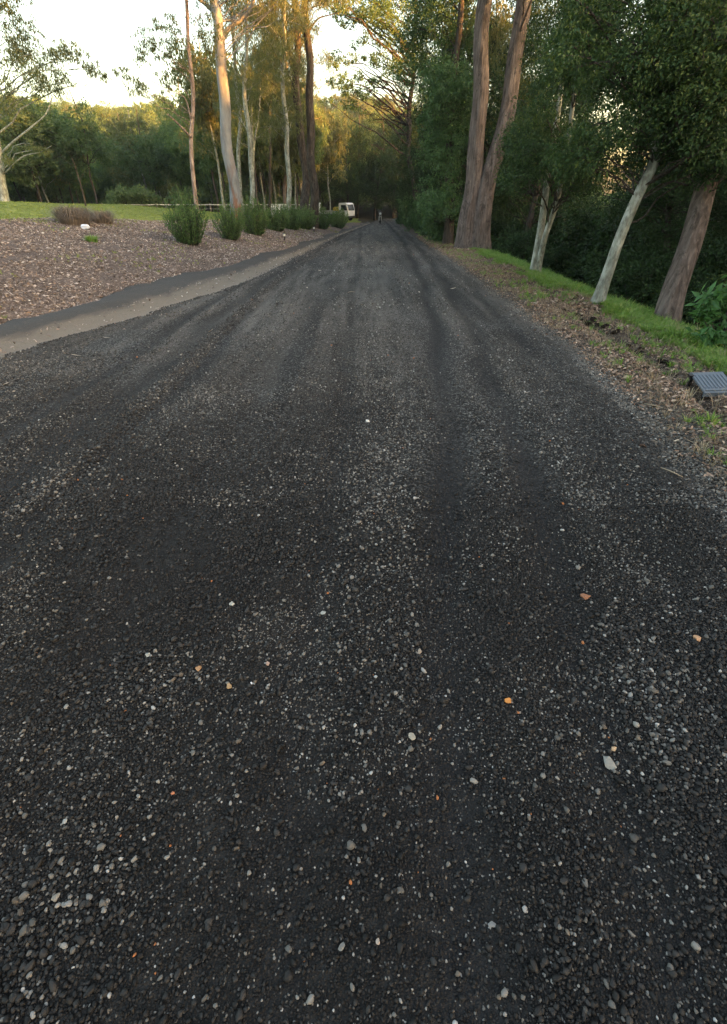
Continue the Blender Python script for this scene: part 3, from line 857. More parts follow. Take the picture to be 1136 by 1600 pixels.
# --- far left leaning gum
b = P(6, 312, 33); b[2] = H(b[0], b[1])
t1 = [b, P(2, 270, 33), P(0, 230, 33), P(-8, 180, 33), P(-20, 90, 33), P(-30, -40, 33)]
cl = px_clumps([(20, 60, 32, .7), (45, 85, 32, .8), (20, 95, 32, .7), (8, 30, 32, .7), (48, 45, 31.5, .5), (95, 80, 31, .5), (110, 75, 31, .45), (125, 85, 31, .5), (85, 88, 31, .55),
    (55, 110, 31, .6), (75, 125, 31, .7), (95, 115, 31, .5), (55, 130, 31.5, .6), (90, 140, 31, .35), (150, 108, 30.5, .45), (140, 105, 30.5, .35), (162, 118, 30.5, .3), (10, 135, 32, .6), (30, 80, 32, .5), (5, 165, 32, .5), (15, 250, 32, .4), (50, 225, 31, .35), (70, 235, 31, .3)])
hero('leaning_gum_tree', 'gum tree at the lawn edge with sunlit golden tufts against white sky', [(t1, .17, .08)],
     cl + zone(rr, 10, -80, 60, -220, 0, 30, 35, .7, 1.1), 'bark_pale', 'leaf_gum', 330, .15, .035, 'gum', 13, thick=.3,
     extra=[([P(2, 240, 33), P(20, 222, 32.4), P(50, 198, 31.6), P(72, 178, 31), P(82, 150, 31)], .055, .02),
            ([P(8, 270, 33), P(35, 245, 32), P(62, 238, 31.5), P(80, 228, 31)], .035, .012)])
# --- thin pale and dark trunks between the gum and the road
def simple(px, py, D, top, w0, w1, bark, label, clz, seed, name='gum_tree', lean=None, group=None, leafm='leaf_gum', crown=True, th=.25):
    b = P(px, py, D); b[2] = H(b[0], b[1])
    pts = [b] + [P(a, c, D) for a, c in top]
    return hero(name, label, [(pts, w0, w1)], clz, bark, leafm, 190, .16, .036, 'gum', seed, thick=th)
simple(392, 330, 33, [(391, 260), (387, 170), (385, 90), (383, 0), (382, -120)], .15, .06, 'bark_pale', 'thin straight pale trunk just right of the smooth gum',
       zone(rr, 12, 350, 430, 60, 190, 31, 36, .5, .8) + zone(rr, 10, 340, 430, -120, 40, 31, 36, .7, 1.1), 21)
simple(377, 320, 38, [(375, 260), (372, 200), (368, 120), (366, 0), (366, -100)], .14, .06, 'bark_pale', 'thin pale trunk half hidden close behind the smooth gum',
       zone(rr, 12, 350, 400, 90, 180, 37, 41, .6, .9) + zone(rr, 10, 330, 420, -120, 60, 36, 41, .8, 1.1), 22)
simple(452, 330, 34, [(449, 270), (447, 200), (445, 120), (443, 20), (441, -100)], .16, .07, 'bark_pale', 'pale trunk standing left of the two dark trunks near the road',
       zone(rr, 14, 405, 470, 70, 215, 32, 37, .5, .9) + zone(rr, 10, 400, 480, -120, 40, 32, 37, .7, 1.1), 23)
b = P(474, 332, 36); b[2] = H(b[0], b[1])
hero('dark_gum_tree', 'thick dark trunk forking low on its left side, left of a dark pair', [([b, P(475, 270, 36.7), P(468, 180, 36.7), P(463, 100, 36.7), P(460, 0, 36.7), P(458, -120, 36.7)], .29, .15)],
     zone(rr, 30, 395, 480, -10, 120, 33, 39, .5, .85) + zone(rr, 12, 390, 500, -260, -10, 33, 40, 1.0, 1.4), 'bark_dark', 'leaf_gum', 190, .15, .034, 'gum', 24,
     extra=[([P(465, 115, 36.7), P(450, 75, 36.3), P(430, 40, 35.9), P(412, 15, 35.4), P(400, -10, 35.4)], .10, .05), ([P(465, 150, 36.7), P(450, 115, 36.4), P(430, 85, 35.9)], .06, .03)], thick=.3)
b = P(489, 337, 36); b[2] = H(b[0], b[1])
hero('dark_gum_tree', 'tall dark trunk nearest the road behind the end of the shrub row', [([b, P(490, 280, 35.4), P(485, 180, 35.4), P(481, 100, 35.4), P(478, 0, 35.4), P(476, -120, 35.4)], .30, .16)],
     zone(rr, 22, 440, 560, -60, 60, 34, 39, .5, .8, lambda a, c: not (490 < a < 620 and c > -5)) + zone(rr, 12, 430, 560, -260, -30, 33, 40, 1.0, 1.4), 'bark_dark', 'leaf_gum', 190, .15, .034, 'gum', 25,
     extra=[([P(482, 50, 35.4), P(496, 30, 35.4), P(512, 24, 35.4), P(530, 20, 35.4)], .05, .015)], thick=.3)
# multi-stem slender tree
b = P(391, 318, 42); b[2] = H(b[0], b[1])
hero('multi_stemmed_gum_tree', 'thin many-stemmed tree fanning up behind the pale trunks',
     [([b, P(398, 240, 42), P(404, 160, 42), P(410, 90, 42)], .09, .03), ([b, P(388, 230, 42), P(383, 150, 42), P(378, 90, 42)], .09, .03), ([b, P(394, 230, 42), P(393, 150, 42), P(396, 70, 42)], .08, .03)],
     zone(rr, 26, 360, 440, 60, 230, 40, 44, .5, .9), 'bark_pale', 'leaf_gum', 170, .17, .04, 'gum', 26)
# reddish thin ones
simple(420, 322, 46, [(421, 250), (424, 170), (426, 90), (427, 0)], .12, .05, 'bark_dark', 'thin dark sapling between the pale trunks and the dark trunks',
       zone(rr, 20, 400, 470, 30, 200, 44, 49, .6, 1.0), 27)
simple(444, 318, 52, [(445, 250), (446, 170), (446, 100), (446, 20)], .15, .06, 'bark_red', 'thin reddish trunk behind the pale trunk near the dark pair',
       zone(rr, 22, 430, 520, 60, 200, 50, 56, .7, 1.1), 28)

# --- right: big twin trunk
b = P(728, 392, 22.3); b[2] = H(b[0], b[1])
b2 = b + np.array([.5, -.15, 0])
hero('twin_trunk_gum', 'massive twin brown trunks joined at the base beside the road',
     [([b, P(733, 330, 22.2), P(742, 230, 22.2), P(751, 130, 22.2), P(760, 20, 22.2), P(767, -80, 22.2), P(775, -250, 22)], .35, .21),
      ([b2, P(757, 320, 22.2), P(779, 230, 22.2), P(795, 140, 22.4), P(812, 40, 22.6), P(824, -50, 22.8), P(840, -220, 23)], .33, .2)],
     zone(rr, 22, 690, 900, -330, -80, 19, 27, .9, 1.4), 'bark_brown', 'leaf_gum', 150, .15, .04, 'gum', 31, sides=32, rough=.085, flare=.6, thick=.5,
     loose=zone(rr, 40, 690, 850, -20, 200, 25.5, 29, .5, .8))
# --- right: pair of pale slim trunks
b = P(834, 424, 15.2); b[2] = H(b[0], b[1])
b2 = b + np.array([.13, .05, 0])
dn = lambda r, n, x0, x1, y0, y1, d0, d1, a=.5, c=.8: zone(r, n, x0, x1, y0, y1, d0, d1, a, c)
gaps = lambda x, y: rr.random() < .22 or not ((850 < x < 975 and 135 < y < 215) or (945 < x < 1055 and 5 < y < 65) or (1040 < x < 1095 and 225 < y < 290))
hero('slim_pale_tree', 'two slim pale trunks side by side topped with dense dark leaves',
     [([b, P(843, 370, 15.2), P(853, 310, 15.1), P(862, 250, 15), P(872, 180, 15), P(880, 60, 15)], .11, .05),
      ([b2, P(850, 375, 15), P(866, 320, 14.8), P(876, 265, 14.6), P(890, 200, 14.5), P(905, 100, 14.5)], .09, .04)],
     zone(rr, 66, 780, 945, 30, 290, 12.8, 15.8, .3, .5, lambda x, y: gaps(x, y) and x > 862 - (y - 60) * .38), 'bark_pale', 'leaf_dark', 800, .06, .034, 'broad', 32, sides=12, limb='bark_dark')
# --- right: leaning pale trunk
b = P(933, 472, 9.7); b[2] = H(b[0], b[1])
hero('leaning_pale_tree', 'leaning lichen-pale trunk rising from the green verge under dark foliage',
     [([b, P(950, 425, 9.7), P(972, 360, 9.7), P(995, 300, 9.7), P(1017, 250, 9.8), P(1020, 190, 10), P(1035, 90, 10.2), P(1040, -60, 10.5)], .10, .055)],
     zone(rr, 100, 890, 1150, -10, 262, 8.9, 11.5, .3, .5, gaps) + zone(rr, 10, 900, 1136, -250, 20, 9, 13, .5, .8), 'bark_pale', 'leaf_dark', 760, .055, .032, 'broad', 33, sides=16, limb='bark_dark')
# --- right: large leaning brown trunk
b = P(1036, 520, 9.6); b[2] = H(b[0], b[1])
hero('leaning_brown_tree', 'thick leaning grey-brown trunk among shrubs near the frame edge',
     [([b, P(1052, 450, 9.7), P(1075, 380, 9.9), P(1092, 320, 10.1), P(1105, 270, 10.3), P(1120, 180, 10.6), P(1140, 40, 11), P(1160, -150, 11.5)], .175, .12)],
     zone(rr, 60, 1010, 1200, -20, 262, 9.4, 13, .35, .6, gaps) + zone(rr, 12, 980, 1200, -300, -20, 10, 14, .6, .9), 'bark_brown', 'leaf_dark', 700, .06, .034, 'broad', 34, sides=20, limb='bark_dark')
# --- right: ivy-clad tree
b = P(700, 385, 25); b[2] = H(b[0], b[1])
iv = zone(rr, 60, 668, 738, 110, 345, 23.6, 26, .4, .7, lambda x, y: x > 668 + (y < 180) * 10 and x < 700 + (y < 240) * 30 + (y > 240) * 12)
hero('ivy_clad_tree', 'tree wrapped to the ground in glossy climbing leaves left of the twin trunks',
     [([b, P(702, 300, 25), P(706, 200, 25), P(712, 100, 25), P(718, -20, 25)], .22, .1)], iv + zone(rr, 30, 640, 740, -60, 130, 25, 29, .6, .9),
     'bark_dark', 'leaf_ivy', 420, .085, .06, 'broad', 35)
# --- right: open spreading tree
b = P(655, 372, 44); b[2] = H(b[0], b[1])
hero('spreading_tree', 'open layered tree spreading over the road against the bright sky',
     [([b, P(650, 320, 44), P(641, 240, 44), P(638, 180, 44), P(641, 140, 44), P(648, 80, 44), P(650, 10, 44), P(650, -60, 44)], .22, .1)],
     px_clumps([(560, 28, 43, .9), (585, 40, 43, 1.0), (600, 25, 43, 1.1), (575, 60, 43, .7), (625, 40, 43, 1.2), (600, 70, 43, .8), (620, 95, 43, .9), (595, 90, 43, .7), (585, 100, 43, .5), (640, 70, 44, 1.2), (660, 50, 44, 1.2), (660, 95, 44, 1.2), (635, 115, 44, .9), (610, 110, 43, .8),
                (540, 95, 43, .5), (525, 100, 43, .5), (550, 90, 43, .5), (560, 120, 43, .6), (535, 120, 43, .5), (580, 130, 44, .6), (555, 140, 44, .5), (600, 125, 44, .5), (575, 5, 43, 1), (620, 5, 43, 1.2), (660, 10, 44, 1.2), (690, 60, 44, 1.2), (685, 20, 44, 1.2), (680, 110, 44, 1.3), (670, 150, 44, 1.2), (540, 40, 43, .5)])
     + zone(rr, 16, 560, 720, -160, 0, 41, 47, 1.1, 1.5) + zone(rr, 16, 492, 610, -25, 38, 40, 46, .5, .9) + zone(rr, 12, 505, 600, 115, 175, 42, 46, .4, .7) + zone(rr, 7, 510, 600, 50, 100, 42, 46, .3, .45), 'bark_dark', 'leaf_mid', 130, .18, .075, 'broad', 36, thick=.5, sq=.45)

# ------------------------------------------------------------------ stock trees (shared meshes)
def stock(seed, h, cr, cz, n, per, L, W, style, mat, bark, rad, r0=.13, rc=(.7, 1.2), low=0, sq=.8):
    r = np.random.default_rng(seed)
    cl = []
    for i in range(n):
        u = r.normal(size=3); u /= np.linalg.norm(u); k = r.random() ** .4
        lob = 1 + .25 * math.sin(3 * math.atan2(u[1], u[0]) + seed)
        cl.append((u[0] * cr * k * lob, u[1] * cr * k * lob, cz + u[2] * rad * k, r.uniform(*rc)))
    B = Buf()
    bx, by = r.normal(0, .4, 2)
    p, ra = trunk_tube(B, [(0, 0, 0), (bx * .3, by * .3, h * .3), (bx, by, h * .65), (bx * .6, by * .6, h)], r0, .03, 8, .3, .04, 12, seed)
    limbs(B, p, ra, cl, r, .5, 4, .08, 1)
    return B.mesh('trunk', [M[bark]]), crown_mesh('crown', r, cl, per, L, W, style, mat, sq)
def place(st, name, x, y, s, label, group, rz=None, sz=1.0, cat='tree', dz=0):
    e = empty(name, (x, y, float(H(x, y)) + dz), label, cat, group)
    e.rotation_euler = (0, 0, random.uniform(0, 6.28) if rz is None else rz); e.scale = (s, s, s * sz)
    link('trunk', st[0], e); link('crown', st[1], e)
    return e
FAR = [stock(200 + k, 10 + k * .5, 3.0, 7.2, 34, 60, .26, .12, ('broad', 'gum', 'broad', 'gum', 'broad')[k], ('leaf_mid', 'leaf_gum', 'leaf_far', 'leaf_mid', 'leaf_deep')[k],
             ('bark_dark', 'bark_pale', 'bark_dark', 'bark_brown', 'bark_dark')[k], 3.0, rc=(.8, 1.4)) for k in range(5)]
DENSE = [stock(300 + k, 11, 3.2, 5.6, 80, 200, .10, .055, 'broad', 'leaf_dark', 'bark_dark', 4.6, .16, rc=(.6, 1.0)) for k in range(3)]
def shrub_stock(seed, mat, L, W, per, h=1.3, w_=1.2, n=26):
    r = np.random.default_rng(seed); B = Buf(); cl = []
    for i in range(n):
        a = r.uniform(0, 6.28); k = r.random() ** .6; z = r.uniform(.15, 1) * h
        cl.append((math.cos(a) * w_ * k * (1.1 - .4 * z / h), math.sin(a) * w_ * k * (1.1 - .4 * z / h), z, r.uniform(.25, .42) * w_))
    for c in cl: B.tube(path((c[0] * .1, c[1] * .1, -.05), c[:3], 5, (0, 0, -.1)), np.linspace(.02, .005, 5), 4, cap=False)
    return B.mesh('stem', [M['bark_dark']]), crown_mesh('foliage', r, cl, per, L, W, 'broad', mat)
UF = shrub_stock(403, 'leaf_far', .12, .06, 260)
US = [shrub_stock(400, 'leaf_dark', .09, .05, 420), shrub_stock(401, 'leaf_ivy', .10, .06, 380), shrub_stock(402, 'leaf_mid', .10, .05, 380)]
def place_s(st, name, x, y, s, label, group, sz=1.0, cat='shrub'):
    e = empty(name, (x, y, float(H(x, y)) - .02), label, cat, group)
    e.rotation_euler = (0, 0, random.uniform(0, 6.28)); e.scale = (s, s, s * sz)
    link('stem', st[0], e); link('foliage', st[1], e)
    return e

# forest belt on the right of the road
G1 = 'dense dark trees of the forest right of the road'
L1 = 'dense dark-leaved tree of the shady forest right of the road'
rt = np.random.default_rng(5)
for (x, y, s) in [(7.8, 24, 1), (6.4, 29, 1.05), (8.6, 14.8, .8), (10.5, 12.2, .8), (11.5, 16.5, 1), (6.0, 34, 1.0), (7, 40, 1.1), (5.8, 47, 1.0), (7.4, 53, 1.1), (11, 31, 1.1), (12, 40, 1.2),
                  (6.5, 61, 1.1), (9, 68, 1.2), (14, 52, 1.2), (15.5, 18, 1.0), (11.5, 7.5, .9), (10, 2.5, 1), (11, -3, 1.1), (15, 10, 1.1), (16.5, 2, 1.1), (19, 23, 1.1), (13.2, 61, 1.2), (13, -9, 1.1)]:
    place(DENSE[rt.integers(3)], 'forest_tree', x + rt.normal() * .3, y, s, L1, G1, sz=.7 if y < 18 else 1.0)
for (x, y, s) in [(1.5, 74, 1.1), (4.3, 78, 1.15), (-2, 73, 1.0), (-5.5, 70, 1.0), (8, 77, 1.2), (-9, 78, 1.1), (-1, 82, 1.2), (5, 86, 1.3)]:
    place(DENSE[rt.integers(3)], 'forest_tree', x, y, s, 'dark tree closing the far end of the road', 'dark trees at the far end of the road')
G2 = 'understorey shrubs beneath the forest right of the road'
for i in range(120):
    y = 6.5 + 50 * rt.random() ** 1.15
    x = float(np.interp(y, YR, XR)) + rt.uniform(2.9, 7.5)
    if math.hypot(x - 5.35, y - 8.1) < 1.1 or math.hypot(x - 4.5, y - 22) < 1.6: continue
    if x < 6.0 and y < 16 and x / y < .62: x += 1.2
    if i % 2: x += rt.uniform(2, 7)
    place_s(US[1 if rt.random() < .25 else 0], 'understorey_shrub', x, y, rt.uniform(.7, 1.25), 'leafy understorey shrub in the shade below the forest trees', G2)
for (x, y) in [(11.2, 20.5), (12.6, 22.5), (10.2, 23.5), (13.5, 25.5), (12, 27), (14.6, 22)]:
    place_s(US[0], 'understorey_shrub', x, y, 2.3, 'large dark-leaved shrub in deep shade behind the leaning pale trunk', 'large dark shrubs behind the leaning pale trunk')
for i in range(20):
    y = 24 + 36 * i / 20 + rt.uniform(-.6, .6)
    x = float(np.interp(y, YR, XR)) + rt.uniform(1.1, 2.0)
    if abs(y - 22) < 2.5: continue
    place_s(US[1 if i % 3 else 0], 'roadside_bush', x, y, rt.uniform(.9, 1.4), 'bushy shrub spilling down to the right road edge far ahead', 'bushes along the right road edge ahead', 1.25)
# left forest behind the lawn
G3 = 'trees of the wood behind the lawn'
L3 = ['round-crowned mid-green tree in the wood behind the lawn', 'drooping grey-green tree with a pale trunk in the wood behind the lawn', 'bushy mid-green tree with a dark trunk in the wood behind the lawn', 'drooping fresh green tree with a brown trunk in the wood behind the lawn', 'darkest green tree of the wood behind the lawn']
cnt = 0
for i in range(400):
    if cnt >= 95: break
    az = rt.uniform(-41, 2); D = 52 + 48 * rt.random() ** .9
    x, y = D * math.sin(R(az)), D * math.cos(R(az))
    if x > -2 - (y - 60) * .1: continue
    cnt += 1
    kk = int(rt.integers(5)); place(FAR[kk], 'woodland_tree', x, y, rt.uniform(.78, 1.08), L3[kk], G3, sz=rt.uniform(.85, 1.1))
for i in range(20):
    az = rt.uniform(-15, -6); D = rt.uniform(46, 62)
    x, y = D * math.sin(R(az)), D * math.cos(R(az))
    place(FAR[(1, 3)[i % 2]], 'woodland_tree', x, y, rt.uniform(.7, .95), 'airy tree between the pale and dark trunks, catching low sun', 'airy trees behind the trunks beside the road', sz=1.1)
for i in range(46):
    az = rt.uniform(-40, -5); D = rt.uniform(46, 72)
    x, y = D * math.sin(R(az)), D * math.cos(R(az))
    place_s(UF, 'woodland_shrub', x, y, rt.uniform(.9, 1.6), 'bushy undergrowth at the foot of the wood behind the lawn', 'undergrowth of the wood behind the lawn')
# far wooded hillside, one mass
def inst_leaf(st, coll):
    o = bpy.data.objects.new('piece', st[1]); coll.objects.link(o)
fc = bpy.data.collections.new('far_tree_shapes')
for s_ in FAR: inst_leaf(s_, fc)
n = 1500
az = rt.uniform(-52, 30, n); D = 95 + 150 * rt.random(n)
X = D * np.sin(np.radians(az)); Y = D * np.cos(np.radians(az))
k = (X < 28) & (D > 100); X, Y = X[k], Y[k]
X2 = np.concatenate([rt.uniform(24, 57, 160), rt.uniform(75, 130, 260)]); Y2 = np.concatenate([rt.uniform(45, 170, 160), rt.uniform(-140, 62, 260)])  # second batch: trees on the added unseen ridge, breaking up its shadow edge
X = np.concatenate([X, X2]); Y = np.concatenate([Y, Y2]); n = len(X)
sc_ = rt.uniform(.8, 1.3, n) * np.where(X > 70, .45, np.where(X > 24, .78, 1))
scatter('hillside_wood', np.stack([X, Y, H(X, Y) - 1.5], 1), np.stack([0 * X, 0 * X, rt.uniform(0, 6.28, n)], 1), np.stack([sc_] * 3, 1), np.ones((n, 3)), fc,
        'far wooded hillside whose tree tops catch golden sunlight', 'woodland')

# ------------------------------------------------------------------ garden shrubs beside the road
def garden_shrub(seed, h, w_, mat='leaf_shrub'):
    """upright vase of many leafy stems"""
    r = np.random.default_rng(seed); B = Buf(); Ps, Ds, Ns, Ls, Ws, Rn = [], [], [], [], [], []
    for i in range(int(150 * w_ / .5)):
        a = r.uniform(0, 6.28); k = r.random() ** .55
        hh = h * (1.04 - .42 * k ** 1.6) * r.uniform(.6, 1.1)
        tip = np.array([math.cos(a) * w_ * k, math.sin(a) * w_ * k, hh])
        b0 = np.array([math.cos(a), math.sin(a), 0]) * w_ * .34 * k
        q = poly([b0, b0 * .6 + tip * .45 + [0, 0, -.03], tip], 6)
        B.tube(q, np.linspace(.006, .002, 6), 3, cap=False)
        m = 48
        t = r.uniform(.08, 1, m) ** .9
        ip = np.stack([np.interp(t, np.linspace(0, 1, 6), q[:, c]) for c in range(3)], 1)
        Ps.append(ip + r.normal(0, .012, (m, 3))); 
        Ds.append(r.normal(size=(m, 3)) * .7 + (tip - b0) / hh * .9); Ns.append(r.normal(size=(m, 3)))
        Ls.append(r.uniform(.035, .065, m)); Ws.append(r.uniform(.014, .024, m)); Rn.append(np.clip(r.random(m) * .8 + .3 * (t - .5), 0, 1))
    V, q = leaves(np.concatenate(Ps), np.concatenate(Ds), np.concatenate(Ns), np.concatenate(Ls), np.concatenate(Ws))
    return B.mesh('stem', [M['bark_dark']]), mk_mesh('foliage', V, q, None, {'rnd': np.repeat(np.concatenate(Rn), 4)}, False, [M[mat]])
GS = [garden_shrub(500, 1.0, .55), garden_shrub(501, .95, .6), garden_shrub(502, .9, .55)]
SHR = [(298, 384, 1.18, 'largest and tallest clipped shrub, first in the garden row'),
       (362, 376, .98, 'second shrub of the garden row, beside the largest one'),
       (399, 368, 1.0, 'third shrub of the row, in front of the smooth gum'),
       (433, 362, .92, 'fourth shrub of the row, behind the first path light'),
       (456, 360, .95, 'fifth shrub of the row, left of the dark trunks'),
       (477, 359, .95, 'sixth shrub of the row, in front of the dark trunks'),
       (503, 359, .9, 'lighter green seventh shrub of the row, right of the dark trunks'),
       (529, 357, .9, 'last dark shrub of the row, nearest the white truck')]
for i, (a, c, s, lab) in enumerate(SHR):
    p = hit(a, c); print('shrub', a, c, p)
    e = empty('garden_shrub', p, lab, 'shrub', 'shrubs in a row along the garden bed')
    hpx = [66, 46, 50, 36, 34, 32, 27, 26][i]
    dep = view_px(p[0], p[1], p[2])[2]
    k = hpx / F * dep / (1.0 * .95)
    ww = k * s * ((.74, .92, .92)[i] if i < 3 else 1.28); e.scale = (ww, ww, k); e.rotation_euler = (0, 0, i * 1.3)
    st = GS[i % 3]
    link('stem', st[0], e); link('foliage', st[1], e)

# small plants
def blade_clump(name, p, n, h, spread, wd, mat, label, cat, droop=.5, seed=0, lean=(0, 0)):
    r = np.random.default_rng(seed); B = Buf(); rn = []
    for i in range(n):
        a = r.uniform(0, 6.28); o = np.array([math.cos(a), math.sin(a), 0]); b0 = o * r.random() ** .5 * spread * .6
        hh = h * r.uniform(.5, 1.1); out = o * spread * r.uniform(.1, .9) + np.array([lean[0], lean[1], 0]) * hh
        side = np.cross(o, [0, 0, 1]) * wd / 2
        q = poly([b0, b0 + out * .4 + [0, 0, hh * .75], b0 + out + [0, 0, hh * (1 - droop * r.random())]], 5)
        for j, ww in enumerate((1, .9, .75, .5, .1)): B.add([q[j] - side * ww, q[j] + side * ww])
        k = B.n - 10
        B.q.append(np.array([[k + 2 * j, k + 2 * j + 1, k + 2 * j + 3, k + 2 * j + 2] for j in range(4)]))
        rn += [r.random()] * 10
    me = B.mesh(name, [M[mat]], False, {'rnd': rn})
    return link(name, me, None, label, cat, loc=tuple(p))
blade_clump('green_grass_clump', hit(145, 380), 260, .22, .24, .012, 'grass', 'single bright green grass clump growing in the mulch', 'grass clump', .5, 1)
p = hit(118, 352)
blade_clump('dead_grass_mound', p, 1500, .62, .75, .012, 'dry_dark', 'wide mound of dead grey-brown grass at the lawn edge', 'dry grass', .8, 2)
p = hit(160, 350)
blade_clump('dead_grass_clump', p, 800, .5, .6, .012, 'dry_dark', 'lower clump of dead grass beside the wide grey-brown mound', 'dry grass', .8, 3)
p = hit(1088, 540)
blade_clump('straw_tussock', p, 70, .34, .5, .008, 'straw', 'arching straw-coloured dead grass beside the thick leaning trunk', 'dry grass', .9, 4, (-.3, 0))
# bare sapling with ball of growth on the lawn
p = hit(134, 322)
B = Buf(); B.tube(path((0, 0, -.05), (.03, 0, 1.9), 8, (.05, 0, 0)), np.linspace(.05, .018, 8), 7)
for k in range(7): B.tube(path((.03, 0, .9 + .14 * k), (.03 + rr.normal() * .35, rr.normal() * .35, 1.5 + .2 * k), 5, (0, 0, .05)), np.linspace(.012, .004, 5), 4)
link('bare_sapling', B.mesh('bare_sapling', [M['bark_dark']]), None, 'bare dark sapling stem rising from the lawn behind the dead grass', 'sapling', loc=tuple(p))
# broad-leaved shrub at the right frame edge
b = P(1122, 560, 7.6); b[2] = H(b[0], b[1])
r = np.random.default_rng(61); B = Buf(); cl = []
for (a, c, D) in [(1105, 470, 7.6), (1125, 455, 7.8), (1136, 485, 7.6), (1100, 500, 7.5), (1118, 515, 7.5), (1150, 460, 7.8), (1160, 510, 7.7), (1112, 540, 7.5), (1140, 545, 7.5), (1165, 440, 7.9), (1170, 540, 7.7)]:
    cl.append(tuple(P(a, c, D) - b) + (.2,))
for c in cl: B.tube(path((0, 0, -.1), c[:3], 6, (0, 0, .05)), np.linspace(.012, .004, 6), 5)
e = empty('broadleaf_shrub', b, 'fresh green broad-leaved shrub at the frame edge behind the verge grass', 'shrub')
link('stem', B.mesh('stem', [M['bark_dark']]), e)
link('foliage', crown_mesh('foliage', r, cl, 430, .15, .06, 'broad', 'leaf_big'), e)

# ------------------------------------------------------------------ small built things
M['black'] = plain('black_plastic', (.012, .012, .013), .45)
M['white'] = plain('white_paint', (.78, .78, .78), .35, .5, 0, .06)
M['steel'] = plain('galvanised', (.42, .43, .43), .45, .5, .6, .1)
M['tape'] = plain('white_tape', (.7, .7, .68), .6, .3, 0, .08)
M['panel'] = plain('blue_grey_plastic', (.10, .12, .145), .45, .4, 0, .12, 20)
M['glass'] = plain('dark_glass', (.02, .025, .03), .08, .6, 0, .1)
M['lens'] = plain('pale_lens', (.7, .7, .65), .3, .5, 0, .05)
M['yellow'] = plain('yellow_paint', (.6, .42, .06), .5, .4, 0, .1)
M['rubber'] = plain('rubber', (.02, .02, .02), .8, .2)
M['wood'] = plain('weathered_wood', (.22, .19, .16), .85, .2, 0, .35, 6)
def part(name, B, mat, parent, smooth=False, **kw):
    return link(name, B.mesh(name, [M[mat]], smooth), parent, **kw)

for (a, c, lab) in ((445, 377, 'black garden path light with pale head, near the fourth shrub'), (491, 364, 'black garden path light near the seventh shrub, farther along')):
    p = hit(a, c)
    e = empty('path_light', p, lab, 'garden light', 'garden path lights in the mulch')
    B = Buf(); B.tube([(0, 0, -.05), (0, 0, .2)], .028, 10); part('post', B, 'black', e)
    B = Buf(); B.tube([(0, 0, .2), (0, 0, .215), (0, 0, .29), (0, 0, .30)], [.045, .055, .055, .05], 12, cap=True); part('lamp_head', B, 'lens', e)
    B = Buf(); B.tube([(0, 0, .30), (0, 0, .315), (0, 0, .34)], [.085, .08, .02], 14); part('lamp_cap', B, 'black', e)
# crumpled pale bag in the mulch
p = hit(133, 360)
V, T = ico(3, 5, (1.2, .8, .75), .35, 8)
V = V * .24 + np.random.default_rng(1).normal(0, .006, V.shape)
M['bag'] = plain('pale_plastic_bag', (.62, .67, .78), .35, .5, 0, .1)
link('plastic_bag', mk_mesh('plastic_bag', V, None, T, None, False, [M['bag']]), None, 'small crumpled pale blue plastic bag lying in the mulch', 'litter', loc=(p[0], p[1], p[2] + .08))
# wire fence behind the lawn
fp = [P(x, 319.5, 46 + (x - 190) * .02) for x in range(160, 500, 42)]
e = empty('wire_fence', (fp[0][0], fp[0][1], H(fp[0][0], fp[0][1])), 'thin white tape and wire fence running behind the lawn and shrubs', 'fence')
o0 = np.array(e.location)
for q in fp:
    g = float(H(q[0], q[1])); B = Buf()
    B.tube([(q[0] - o0[0], q[1] - o0[1], g - .3 - o0[2]), (q[0] - o0[0], q[1] - o0[1], q[2] + .08 - o0[2])], .045, 8)
    part('post', B, 'wood', e, True)
for k, (dz, rad, mt) in enumerate(((0, .03, 'tape'), (-.3, .012, 'steel'), (-.6, .012, 'steel'))):
    B = Buf()
    for i in range(len(fp) - 1):
        a = fp[i] + [0, 0, dz] - o0; c = fp[i + 1] + [0, 0, dz] - o0
        B.tube(path(a, c, 5, (0, 0, -.03)) + np.array([0, -.05, 0]), rad, 5, cap=False)
    part('wire', B, mt, e, True)
# low pale wall pieces and gate post by the drive
for (x0, x1, y0, y1, D, nm, lab, mt) in ((422, 452, 320, 330, 48, 'low_wall', 'low pale rendered wall seen through the trunks', 'tape'),
                                         (488, 500, 318, 334, 47, 'gate_post', 'pale square gate post right of the dark trunks', 'tape')):
    a = P(x0, y1, D); c = P(x1, y0, D); g = float(H(a[0], a[1]))
    B = Buf(); hh = c[2] - g + .1; B.box((0, 0, hh / 2 - .1), (c[0] - a[0], .35, hh)); B.box((0, 0, hh - .08), (c[0] - a[0] + .1, .45, .08))
    link(nm, B.mesh(nm, [M[mt]], False), None, lab, nm.replace('_', ' '), loc=((a[0] + c[0]) / 2, a[1], g))

# white truck
p = P(541, 345, 58); p[2] = H(p[0], p[1])
tk = empty('truck', p, 'white cab-over truck parked beyond the end of the shrub row', 'truck')
tk.rotation_euler = (0, 0, R(58)); tk.scale = (.68,) * 3
def prism(B, prof, x0, x1):
    """profile in (y,z), extruded along x"""
    n = len(prof); V = [(x, a, b) for x in (x0, x1) for a, b in prof]
    q = [[i, (i + 1) % n, n + (i + 1) % n, n + i] for i in range(n)]
    c0 = np.mean(prof, axis=0); V += [(x0, *c0), (x1, *c0)]
    t = [[2 * n, (i + 1) % n, i] for i in range(n)] + [[2 * n + 1, n + i, n + (i + 1) % n] for i in range(n)]
    B.add(V, q, t)
B = Buf(); prism(B, [(-1.0, .55), (-1.05, 1.3), (-.75, 2.25), (-.55, 2.35), (.65, 2.35), (.72, 2.2), (.72, .55)], -.95, .95); part('cab', B, 'white', tk)
